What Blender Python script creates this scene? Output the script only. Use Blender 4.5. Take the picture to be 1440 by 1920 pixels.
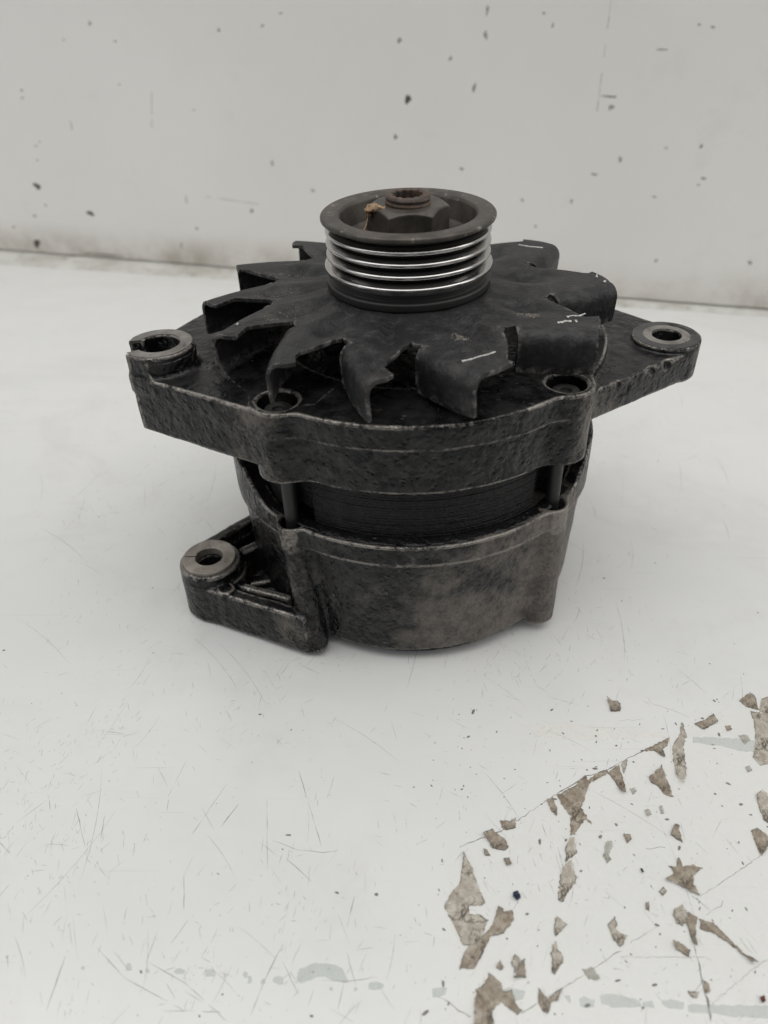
import bpy, math, random
import numpy as np
from mathutils import Matrix, Vector

# ---------------------------------------------------------------- camera, light
for o in list(bpy.data.objects):
    bpy.data.objects.remove(o, do_unlink=True)
scene = bpy.context.scene
COL = scene.collection
MM = 0.001
cam_data = bpy.data.cameras.new('camera')
cam = bpy.data.objects.new('camera', cam_data)
COL.objects.link(cam)
cam.location = (0, 0, 0.2218)
cam.rotation_euler = (math.radians(90 - 38.057), 0, 0)
cam_data.sensor_fit = 'VERTICAL'
cam_data.sensor_height = 36
cam_data.sensor_width = 27
cam_data.lens = 27.04
cam_data.clip_start = 0.005
cam_data.clip_end = 50
cam_data.dof.use_dof = True
cam_data.dof.focus_distance = 0.262
cam_data.dof.aperture_fstop = 10.5
scene.camera = cam

world = bpy.data.worlds.new('World')
scene.world = world
world.use_nodes = True
WORLD_STRENGTH = 0.57
wn = world.node_tree.nodes
# a plain room: light ceiling, darker surroundings at eye level
wtc = wn.new('ShaderNodeTexCoord'); wsep = wn.new('ShaderNodeSeparateXYZ'); wr = wn.new('ShaderNodeValToRGB')
wl = world.node_tree.links
wl.new(wtc.outputs['Generated'], wsep.inputs[0]); wl.new(wsep.outputs[2], wr.inputs[0]); wl.new(wr.outputs[0], wn['Background'].inputs[0])
wr.color_ramp.elements[0].position = 0.0; wr.color_ramp.elements[0].color = (.13, .13, .135, 1)
wr.color_ramp.elements[1].position = 0.75; wr.color_ramp.elements[1].color = (.98, .985, 1.0, 1)
wr.color_ramp.elements.new(.22).color = (.30, .30, .31, 1)
wn['Background'].inputs[1].default_value = WORLD_STRENGTH

def area_lamp(name, loc, target, sx, sy, power, color):
    d = bpy.data.lights.new(name, 'AREA')
    d.shape = 'RECTANGLE'
    d.size, d.size_y, d.energy, d.color = sx, sy, power, color
    o = bpy.data.objects.new(name, d)
    COL.objects.link(o)
    o.location = loc
    o.rotation_euler = (Vector(target) - Vector(loc)).to_track_quat('-Z', 'Y').to_euler()
    return o
area_lamp('ceiling_lamp', (0.05, 0.06, 1.6), (0.05, 0.07, 0), 3.0, 1.24, 22.5, (1.0, 0.98, 0.945))
area_lamp('window_lamp', (-1.5, 0.0, 0.7), (0, 0.28, 0.06), 0.8, 0.9, 2.6, (0.95, 0.98, 1.0))
area_lamp('side_lamp', (1.4, 0.15, 0.75), (0, 0.28, 0.06), 0.6, 0.9, 3.8, (1.0, 0.98, 0.95))

scene.view_settings.view_transform = 'Standard'
scene.view_settings.look = 'None'
scene.view_settings.gamma = 1
scene.view_settings.use_curve_mapping = False
scene.view_settings.exposure = 0.0

# ---------------------------------------------------------------- node helpers
class NT:
    def __init__(self, name):
        self.m = bpy.data.materials.new(name)
        self.m.use_nodes = True
        self.t = self.m.node_tree
        self.b = self.t.nodes['Principled BSDF']
        self.tc = self.t.nodes.new('ShaderNodeTexCoord')
    def link(self, a, b): self.t.links.new(a, b)
    def put(self, sock, v):
        if hasattr(v, 'is_linked') or hasattr(v, 'links'): self.link(v, sock)
        else: sock.default_value = v
    def coord(self, scale=(1, 1, 1), rot=(0, 0, 0), src='Object'):
        n = self.t.nodes.new('ShaderNodeMapping')
        self.link(self.tc.outputs[src], n.inputs[0])
        n.inputs['Scale'].default_value = scale
        n.inputs['Rotation'].default_value = rot
        return n.outputs[0]
    def noise(self, scale, detail=4, rough=.55, vec=None, dist=0.0):
        n = self.t.nodes.new('ShaderNodeTexNoise')
        n.inputs['Scale'].default_value = scale
        n.inputs['Detail'].default_value = detail
        n.inputs['Roughness'].default_value = rough
        n.inputs['Distortion'].default_value = dist
        self.link(vec if vec is not None else self.tc.outputs['Object'], n.inputs['Vector'])
        return n.outputs[0]
    def voronoi(self, scale, vec=None, feature='F1'):
        n = self.t.nodes.new('ShaderNodeTexVoronoi')
        n.feature = feature
        n.inputs['Scale'].default_value = scale
        self.link(vec if vec is not None else self.tc.outputs['Object'], n.inputs['Vector'])
        return n.outputs[0]
    def math(self, op, a, b=0.0, c=None, clamp=False):
        n = self.t.nodes.new('ShaderNodeMath')
        n.operation = op
        n.use_clamp = clamp
        self.put(n.inputs[0], a)
        self.put(n.inputs[1], b)
        if c is not None: self.put(n.inputs[2], c)
        return n.outputs[0]
    def step(self, v, lo, hi, a=0.0, b=1.0):
        n = self.t.nodes.new('ShaderNodeMapRange')
        n.interpolation_type = 'SMOOTHSTEP'
        self.put(n.inputs[0], v)
        for i, x in zip((1, 2, 3, 4), (lo, hi, a, b)): n.inputs[i].default_value = x
        return n.outputs[0]
    def mix(self, f, a, b):
        n = self.t.nodes.new('ShaderNodeMix')
        n.data_type = 'RGBA'
        self.put(n.inputs[0], f)
        for s, v in ((n.inputs[6], a), (n.inputs[7], b)):
            if isinstance(v, tuple): s.default_value = (*v[:3], 1)
            else: self.link(v, s)
        return n.outputs[2]
    def mixf(self, f, a, b):
        n = self.t.nodes.new('ShaderNodeMix')
        n.data_type = 'FLOAT'
        self.put(n.inputs[0], f); self.put(n.inputs[2], a); self.put(n.inputs[3], b)
        return n.outputs[0]
    def attr(self, name):
        n = self.t.nodes.new('ShaderNodeAttribute')
        n.attribute_name = name
        return n.outputs['Fac']
    def xyz(self):
        n = self.t.nodes.new('ShaderNodeSeparateXYZ')
        self.link(self.tc.outputs['Object'], n.inputs[0])
        return n.outputs
    def bump(self, h, dist, strength=1.0, normal=None):
        n = self.t.nodes.new('ShaderNodeBump')
        n.inputs['Strength'].default_value = strength
        n.inputs['Distance'].default_value = dist
        self.put(n.inputs['Height'], h)
        if normal is not None: self.link(normal, n.inputs['Normal'])
        return n.outputs[0]
    def out(self, color=None, rough=None, metal=None, normal=None, spec=None):
        for k, v in (('Base Color', color), ('Roughness', rough), ('Metallic', metal), ('Normal', normal), ('Specular IOR Level', spec)):
            if v is None: continue
            if isinstance(v, tuple): self.b.inputs[k].default_value = (*v[:3], 1)
            else: self.put(self.b.inputs[k], v)
        return self.m

# ---------------------------------------------------------------- materials
def cast_material(name, bare, patina_lo, patina_hi, pit=1.0, bias_x=0.0, rub_r=.0722):
    """oily black cast aluminium, bright where edges are rubbed, bare brown-grey patches"""
    n = NT(name)
    big = n.noise(38, 4, .6)
    mid = n.noise(150, 5, .62)
    fine = n.noise(900, 3, .6)
    base = n.mix(n.step(mid, .35, .65), (.003, .003, .0036), (.0098, .0096, .010))
    base = n.mix(n.step(big, .42, .75, 0, .4), base, (.021, .020, .0196))
    # patches of bare, brownish metal
    x, y, z = n.xyz()
    g = n.math('MULTIPLY_ADD', x, bias_x, big)
    g = n.math('MULTIPLY_ADD', mid, .35, g)
    g = n.math('MULTIPLY_ADD', z, -3.4, g)
    patch = n.step(g, patina_lo, patina_hi)
    patch = n.math('MULTIPLY', patch, n.step(fine, .30, .62, .55, 1))
    base = n.mix(patch, base, bare)
    e = n.attr('edge')
    wn_ = n.math('MULTIPLY_ADD', n.noise(70, 3, .6), .9, n.math('MULTIPLY', n.noise(650, 4, .75), .9))
    wear = n.math('MULTIPLY', n.step(e, .04, .12), n.step(wn_, .76, .98), clamp=True)
    geo = n.t.nodes.new('ShaderNodeNewGeometry'); gs = n.t.nodes.new('ShaderNodeSeparateXYZ'); n.link(geo.outputs['Normal'], gs.inputs[0])
    wear = n.math('MULTIPLY', wear, n.step(gs.outputs[2], -.9, .25, .05, 1.0))
    rr = n.math('SQRT', n.math('ADD', n.math('MULTIPLY', x, x), n.math('MULTIPLY', y, y)))
    flat = n.step(n.math('ABSOLUTE', gs.outputs[2]), .6, .35)
    rub = n.math('MULTIPLY', n.math('MULTIPLY', flat, n.step(rr, rub_r, rub_r + .0022)), n.step(rr, .0785, .0765))
    rub = n.math('MULTIPLY', rub, n.step(n.math('MULTIPLY_ADD', fine, .5, n.noise(75, 4, .7)), .66, .90, 0, .85))
    base = n.mix(rub, base, (.115, .098, .082))
    scr = n.noise(1.0, 3, .6, n.coord((260, 900, 260), (.5, .2, .7)))
    flecks = n.step(n.math('MULTIPLY', scr, n.noise(95, 2)), .40, .47, 0, .55)
    wear = n.math('MAXIMUM', wear, n.math('MULTIPLY', flecks, .6))
    col = n.mix(n.math('MULTIPLY', wear, .8), base, (.28, .26, .235))
    rough = n.mixf(n.step(mid, .32, .66), .22, .40)
    rough = n.mixf(patch, rough, .55)
    pits = n.step(n.voronoi(360), .10, .34)
    streak = n.noise(1.0, 3, .5, n.coord((330, 330, 250), (.3, .4, 0)))
    h = n.math('MULTIPLY_ADD', n.noise(600, 1, .4), .22, n.math('MULTIPLY', streak, .9))
    h = n.math('MULTIPLY_ADD', pits, .28, h)
    nb = n.bump(h, .0012 * pit, 1.0)
    n.link(n.step(gs.outputs[2], .55, .9, 1.0, .32), nb.node.inputs['Strength'])
    spec = n.mixf(n.step(n.noise(240, 4, .65), .36, .64), .24, .42)
    return n.out(col, rough, n.math('MULTIPLY', wear, .5), nb, spec)

M = {}
M['cast_front'] = cast_material('black_cast_front', (.075, .066, .058), 1.02, 1.22, .85)
M['cast_rear'] = cast_material('black_cast_rear', (.155, .136, .118), .50, .84, 1.0, 3.6, .0695)

def worn_face(name, c1, c2, ring=None):
    n = NT(name)
    a = n.noise(120, 5, .65); f = n.noise(700, 3)
    c = n.mix(n.step(a, .35, .68), c1, c2)
    c = n.mix(n.step(n.noise(260, 4, .7), .60, .72, 0, .8), c, (.03, .028, .026))
    return n.out(c, n.mixf(a, .42, .62), .55, n.bump(f, .00012, .6))
M['worn_face'] = worn_face('worn_machined_face', (.16, .148, .135), (.27, .255, .235))
M['worn_face_grey'] = worn_face('dull_machined_face', (.055, .055, .055), (.10, .098, .095))
M['bushing'] = worn_face('bushing_steel', (.20, .18, .155), (.36, .33, .29))

def fan_material():
    n = NT('fan_grey_paint')
    a = n.noise(60, 4, .6); f = n.noise(800, 3, .6); m = n.noise(230, 5, .7)
    c = n.mix(n.step(a, .3, .7), (.013, .0131, .0138), (.026, .026, .0268))
    c = n.mix(n.step(m, .54, .72, 0, .6), c, (.06, .052, .044))
    c = n.mix(n.step(n.noise(34, 3, .6), .52, .68, 0, .45), c, (.048, .044, .039))
    e = n.attr('edge')
    w = n.math('MULTIPLY', e, n.step(n.noise(300, 4, .7), .48, .62))
    c = n.mix(n.math('MULTIPLY', w, .75), c, (.21, .20, .19))
    h = n.math('MULTIPLY_ADD', m, .4, f)
    return n.out(c, n.mixf(n.step(m, .35, .65), .34, .56), None, n.bump(h, .0005, .7), n.mixf(n.step(m, .4, .62), .16, .42))
M['fan'] = fan_material()

def dark_steel():
    n = NT('dark_oiled_steel')
    a = n.noise(110, 5, .65); f = n.noise(900, 3)
    c = n.mix(n.step(a, .35, .68), (.044, .039, .034), (.088, .077, .066))
    e = n.attr('edge')
    c = n.mix(n.math('MULTIPLY', n.step(e, .05, .22), n.step(n.noise(380, 4, .7), .58, .68, 0, .6)), c, (.30, .27, .22))
    c = n.mix(n.step(n.noise(330, 4, .75), .64, .72, 0, .7), c, (.13, .10, .07))
    return n.out(c, n.mixf(a, .36, .55), .35, n.bump(f, .00012, .5))
M['dark_steel'] = dark_steel()

def black_steel():
    n = NT('black_greasy_steel')
    a = n.noise(140, 4, .6)
    return n.out(n.mix(a, (.010, .010, .010), (.022, .021, .02)), n.mixf(a, .4, .6), .1, n.bump(n.noise(700, 3), .0001, .5))
M['black_steel'] = black_steel()

def rust():
    n = NT('rusty_steel')
    a = n.noise(420, 5, .7)
    c = n.mix(n.step(a, .35, .65), (.045, .032, .025), (.13, .085, .06))
    c = n.mix(n.step(n.noise(200, 3), .5, .62, 0, .8), c, (.06, .052, .046))
    return n.out(c, .6, .3, n.bump(a, .0004, .6))
M['rust'] = rust()

def belt_steel():
    n = NT('belt_polished_steel')
    x, y, z = n.xyz()
    r = n.math('SQRT', n.math('ADD', n.math('MULTIPLY', x, x), n.math('MULTIPLY', y, y)))
    up = n.step(r, .0251, .0270)
    lines = n.noise(1.0, 3, .6, n.coord((25, 25, 5200)))
    g = n.noise(90, 4, .65)
    c = n.mix(up, (.05, .048, .046), (.50, .49, .48))
    c = n.mix(n.step(g, .58, .72, 0, .55), c, (.06, .055, .05))
    return n.out(c, n.mixf(up, n.mixf(lines, .20, .34), .15), n.mixf(up, .8, 1.0), n.bump(lines, .00003, .35))
M['belt_steel'] = belt_steel()

def stator_mat():
    n = NT('oily_stator_laminations')
    lam = n.noise(1.0, 2, .5, n.coord((18, 18, 1700)))
    a = n.noise(260, 5, .68); ver = n.noise(1.0, 3, .6, n.coord((190, 190, 12)))
    c = n.mix(n.step(a, .35, .7), (.004, .004, .0045), (.011, .0108, .0115))
    c = n.mix(n.step(ver, .58, .70, 0, .4), c, (.022, .022, .023))
    h = n.math('MULTIPLY_ADD', lam, .35, a)
    return n.out(c, n.mixf(a, .30, .55), None, n.bump(h, .0016, 1.0), .38)
M['stator'] = stator_mat()

def simple(name, c, rough=.6, metal=0.0, var=.25, bump=.0001, scale=400):
    n = NT(name)
    a = n.noise(scale, 4, .65)
    col = n.mix(n.step(a, .3, .7), tuple(v * (1 - var) for v in c), tuple(min(1, v * (1 + var)) for v in c))
    return n.out(col, rough, metal, n.bump(a, bump, .6))
M['paint_white'] = simple('white_paint_marker', (.43, .43, .41), .7, 0, .35, .0002, 1500)
M['mud'] = simple('dried_mud', (.30, .20, .12), .9, 0, .5, .0006, 900)
M['grit'] = simple('pale_grit', (.22, .20, .17), .7, .2, .5, .0003, 1500)
M['fibre'] = simple('dark_fibre', (.05, .05, .05), .7)
M['navy'] = simple('navy_plastic', (.008, .02, .045), .45)
M['red_crumb'] = simple('red_brown_crumb', (.12, .04, .02), .8)
M['dark_chip'] = simple('dark_chip', (.03, .027, .022), .7)

def table_mat():
    n = NT('scuffed_white_table')
    a = n.noise(7, 4, .6); b = n.noise(60, 5, .7)
    c = n.mix(n.step(a, .3, .7), (.605, .612, .60), (.645, .648, .634))
    c = n.mix(n.step(b, .50, .75, 0, .35), c, (.575, .575, .55))
    c = n.mix(n.step(n.noise(11, 5, .7, None, 1.2), .50, .72, 0, .30), c, (.50, .49, .465))
    c = n.mix(n.step(n.noise(1.0, 4, .7, n.coord((6, 22, 1), (0, 0, .35))), .52, .72, 0, .25), c, (.535, .535, .515))
    s = None
    for sc, rot in (((14, 900, 1), .5), ((16, 1100, 1), -.7), ((20, 700, 1), 1.25), ((12, 1000, 1), 1.9)):
        v = n.step(n.noise(1.0, 2, .5, n.coord(sc, (0, 0, rot))), .70, .76)
        s = v if s is None else n.math('MAXIMUM', s, v)
    s = n.math('MULTIPLY', s, n.step(n.noise(18, 3), .40, .62))
    c = n.mix(n.math('MULTIPLY', s, .38), c, (.40, .39, .37))
    rough = n.mixf(n.step(b, .3, .7), .13, .24)
    return n.out(c, rough, None, n.bump(b, .00006, .3), .42)
M['table'] = table_mat()

def wall_mat():
    n = NT('off_white_wall_panel')
    a = n.noise(5, 4, .6); b = n.noise(26, 5, .7)
    c = n.mix(n.step(a, .3, .7), (.82, .80, .765), (.86, .843, .81))
    c = n.mix(n.step(b, .56, .78, 0, .4), c, (.74, .715, .66))
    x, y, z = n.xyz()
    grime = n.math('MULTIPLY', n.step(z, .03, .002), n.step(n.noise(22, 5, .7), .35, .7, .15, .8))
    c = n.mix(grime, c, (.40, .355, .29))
    return n.out(c, .5, None, n.bump(b, .0002, .3), .4)
M['wall'] = wall_mat()

def strip_mat():
    n = NT('grimy_seal_strip')
    a = n.noise(30, 5, .7); b = n.noise(120, 4, .7)
    c = n.mix(n.step(a, .35, .65), (.56, .56, .53), (.42, .41, .37))
    c = n.mix(n.step(b, .55, .72, 0, .7), c, (.22, .19, .14))
    return n.out(c, .55, None, n.bump(b, .0003, .5))
M['strip'] = strip_mat()

def film(name, c1, c2, a_lo, a_hi, dirt):
    n = NT(name)
    a = n.noise(330, 5, .74, None, .6); f = n.noise(820, 4, .75)
    c = n.mix(n.step(a, .38, .62), c1, c2)
    v = n.math('ABSOLUTE', n.math('SUBTRACT', n.noise(210, 4, .6, None, .8), .5))
    vein = n.math('MULTIPLY', n.step(v, .022, .006), n.step(n.noise(90, 2), .42, .6))
    spots = n.math('MAXIMUM', n.step(f, .60, .68, 0, dirt), n.math('MULTIPLY', vein, dirt))
    c = n.mix(spots, c, (.06, .046, .033))
    al = n.math('MAXIMUM', n.mixf(n.step(a, .3, .7), a_lo, a_hi), n.math('MULTIPLY', spots, .95))
    n.put(n.b.inputs['Alpha'], al)
    return n.out(c, n.mixf(f, .3, .55), None, n.bump(a, .0002, .5))
M['film_pale'] = film('pale_adhesive_film', (.58, .53, .44), (.40, .35, .275), .22, .66, .95)
M['film_brown'] = film('brown_adhesive_residue', (.46, .40, .31), (.21, .165, .12), .34, .9, .95)
M['film_clear'] = film('clear_adhesive_film', (.50, .49, .43), (.42, .40, .34), .35, .6, .5)
M['clear_film'] = film('warm_clear_film', (.95, .925, .82), (.95, .93, .84), .05, .08, .04)
M['grease'] = simple('black_grease', (.006, .006, .0062), .28, 0, .5, .0009, 900)
M['stain_green'] = film('grey_green_stain', (.60, .635, .61), (.54, .58, .555), .45, .75, .05)
M['stain_tan'] = film('tan_stain', (.92, .82, .62), (.92, .84, .68), .03, .13, .0)
M['scratch'] = film('grey_scratch', (.36, .345, .32), (.27, .25, .225), .40, .85, .4)
M['scratch_dark'] = film('dark_scratch', (.13, .12, .105), (.2, .19, .165), .55, .95, .4)
M['spot'] = film('brown_wall_spot', (.11, .095, .06), (.06, .05, .035), .75, .98, .6)
M['smudge'] = film('wall_smudge', (.33, .30, .25), (.24, .22, .175), .35, .75, .5)

# ---------------------------------------------------------------- object helpers
def link(name, mesh, mat, parent=None):
    o = bpy.data.objects.new(name, mesh)
    COL.objects.link(o)
    if mat is not None and len(mesh.materials) == 0: mesh.materials.append(mat)
    if parent is not None: o.parent = parent
    return o
def mesh_from(name, v, f, smooth=True, attr=None, normals=None):
    me = bpy.data.meshes.new(name)
    me.from_pydata([tuple(p) for p in v], [], [tuple(p) for p in f])
    if smooth: me.polygons.foreach_set('use_smooth', np.ones(len(me.polygons), bool))
    if attr is not None:
        a = me.attributes.new('edge', 'FLOAT', 'POINT')
        a.data.foreach_set('value', np.asarray(attr, np.float32))
    if normals is not None: me.normals_split_custom_set(normals)
    me.update()
    return me
def tag(o, label, cat, group=None):
    o['label'] = label; o['category'] = cat
    if group: o['group'] = group
    return o
Z0 = 144.0          # millimetres from the foot of the alternator up to the pulley rim
def A(v):           # alternator millimetres (z = 0 at the pulley rim) -> metres above its foot
    v = np.asarray(v, float).copy()
    v[:, 2] += Z0
    return v * MM

# signed distance modelling ------------------------------------------------
def ci(X, Y, cx, cy, r): return np.hypot(X - cx, Y - cy) - r
def poly(X, Y, pts):
    X, Y = np.broadcast_arrays(X, Y)
    d = np.full(X.shape, 1e9); s = np.ones(X.shape)
    n = len(pts)
    for i in range(n):
        ax, ay = pts[i]; bx, by = pts[i - 1]
        ex, ey = bx - ax, by - ay
        wx, wy = X - ax, Y - ay
        t = np.clip((wx * ex + wy * ey) / (ex * ex + ey * ey), 0, 1)
        d = np.minimum(d, (wx - ex * t) ** 2 + (wy - ey * t) ** 2)
        c1, c2, c3 = Y >= ay, Y < by, ex * wy > ey * wx
        flip = (c1 & c2 & c3) | (~c1 & ~c2 & ~c3)
        s = np.where(flip, -s, s)
    return s * np.sqrt(d)
def smin(a, b, k):
    h = np.clip(.5 + .5 * (b - a) / k, 0, 1)
    return b + (a - b) * h - k * h * (1 - h)
def smax(a, b, k): return -smin(-a, -b, k)
def ext(d2, Z, z0, z1, r=.5):
    a = d2 + r; b = np.abs(Z - (z0 + z1) / 2) - (z1 - z0) / 2 + r
    return np.minimum(np.maximum(a, b), 0) + np.hypot(np.maximum(a, 0), np.maximum(b, 0)) - r
def seg(X, Y, a, b):
    ex, ey = b[0] - a[0], b[1] - a[1]
    t = np.clip(((X - a[0]) * ex + (Y - a[1]) * ey) / (ex * ex + ey * ey), 0, 1)
    return np.hypot(X - a[0] - ex * t, Y - a[1] - ey * t)
def wob(X, Y, Z, s=1.0):
    return (np.sin(X * .31 * s + Y * .17 * s + 1.3) * np.sin(Z * .37 * s + X * .11 * s) + .6 * np.sin(Y * .71 * s - Z * .53 * s + X * .47 * s) * np.sin(X * .63 * s + 2.1)
            + .4 * np.sin(X * 1.3 * s + .7 * Z) * np.sin(Y * 1.1 * s - Z * .9 * s))
def surface(f, lo, hi, h, eh=1.2):
    ax = [np.arange(lo[i], hi[i] + h, h) for i in range(3)]
    X, Y, Zg = ax[0][:, None, None], ax[1][None, :, None], ax[2][None, None, :]
    V = np.broadcast_to(f(X, Y, Zg), [len(a) for a in ax]).astype(np.float32)
    S = V < 0
    c = [(i, j, k) for i in (0, 1) for j in (0, 1) for k in (0, 1)]
    sl = lambda a, o: a[o[0]:a.shape[0] - 1 + o[0], o[1]:a.shape[1] - 1 + o[1], o[2]:a.shape[2] - 1 + o[2]]
    cnt = np.zeros([s - 1 for s in V.shape], np.int8)
    for o in c: cnt += sl(S, o)
    act = (cnt > 0) & (cnt < 8)
    I = np.argwhere(act)
    idx = np.full(act.shape, -1, np.int64); idx[act] = np.arange(len(I))
    cv = {o: V[I[:, 0] + o[0], I[:, 1] + o[1], I[:, 2] + o[2]] for o in c}
    acc = np.zeros((len(I), 3)); num = np.zeros(len(I))
    for a in c:
        for d in range(3):
            if a[d]: continue
            b = list(a); b[d] = 1; b = tuple(b)
            va, vb = cv[a], cv[b]
            m = (va < 0) != (vb < 0)
            t = np.where(m, va / np.where(m, va - vb, 1), 0)
            p = np.tile(np.array(a, float), (len(I), 1)); p[:, d] += t
            acc += p * m[:, None]; num += m
    verts = (I + acc / num[:, None]) * h + np.array(lo)
    faces = []
    for d in range(3):
        e1, e2 = (d + 1) % 3, (d + 2) % 3
        n0 = [slice(None)] * 3; n1 = [slice(None)] * 3
        n0[d] = slice(0, -1); n1[d] = slice(1, None)
        s0, s1 = S[tuple(n0)], S[tuple(n1)]
        E = np.argwhere(s0 != s1)
        E = E[(E[:, e1] > 0) & (E[:, e2] > 0) & (E[:, e1] < S.shape[e1] - 1) & (E[:, e2] < S.shape[e2] - 1)]
        q = []
        for o1, o2 in ((-1, -1), (0, -1), (0, 0), (-1, 0)):
            P = E.copy(); P[:, e1] += o1; P[:, e2] += o2
            q.append(idx[P[:, 0], P[:, 1], P[:, 2]])
        q = np.stack(q, 1)
        fl = ~s0[E[:, 0], E[:, 1], E[:, 2]]
        q[fl] = q[fl][:, ::-1]
        faces.append(q)
    faces = np.concatenate(faces)
    x, y, z = verts.T
    g = -6 * f(x, y, z)
    for d in range(3):
        for s in (-eh, eh):
            p = [x, y, z]; p[d] = p[d] + s
            g = g + f(*p)
    return verts, faces, g / (6 * eh)
def sdf_object(name, f, lo, hi, h, mat, parent, eh=1.2):
    v, q, e = surface(f, lo, hi, h, eh)
    return link(name, mesh_from(name, A(v), q.tolist(), True, e), mat, parent)

def lathe(profile, n=128, cx=0, cy=0, edge=None, closed=False):
    """profile [(r,z)...] -> verts, faces, attr"""
    v, f, e = [], [], []
    m = len(profile)
    for i, (r, z) in enumerate(profile):
        for k in range(n):
            t = 2 * math.pi * k / n
            v.append((cx + r * math.cos(t), cy + r * math.sin(t), z))
            e.append(edge[i] if edge else 0.0)
    for i in range(m if closed else m - 1):
        j = (i + 1) % m
        for k in range(n):
            l = (k + 1) % n
            f.append((i * n + k, i * n + l, j * n + l, j * n + k))
    return v, f, e
def soft(profile, rad=.3):
    """cut every corner of a profile with two points so that smooth shading keeps the faces flat"""
    out = []
    for i, p in enumerate(profile):
        p = np.array(p, float)
        if 0 < i < len(profile) - 1:
            for qd in (profile[i - 1], profile[i + 1]):
                d = np.array(qd, float) - p; L = np.linalg.norm(d)
                out.append(tuple(p + d / L * min(rad, L * .45)))
            a, b = out[-2], out[-1]
            out.insert(len(out) - 1, tuple(.5 * p + .25 * np.array(a) + .25 * np.array(b)))
        else: out.append(tuple(p))
    return out
def lathe_object(name, profile, mat, parent, n=128, cx=0, cy=0, rad=.3, edge=None):
    p = soft(profile, rad) if rad else profile
    v, f, e = lathe(p, n, cx, cy)
    if edge is not None: e = [edge(r, z) for r, z in p for _ in range(n)]
    me = mesh_from(name, A(v), [t[::-1] for t in f], True, e)
    return link(name, me, mat, parent)
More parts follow.
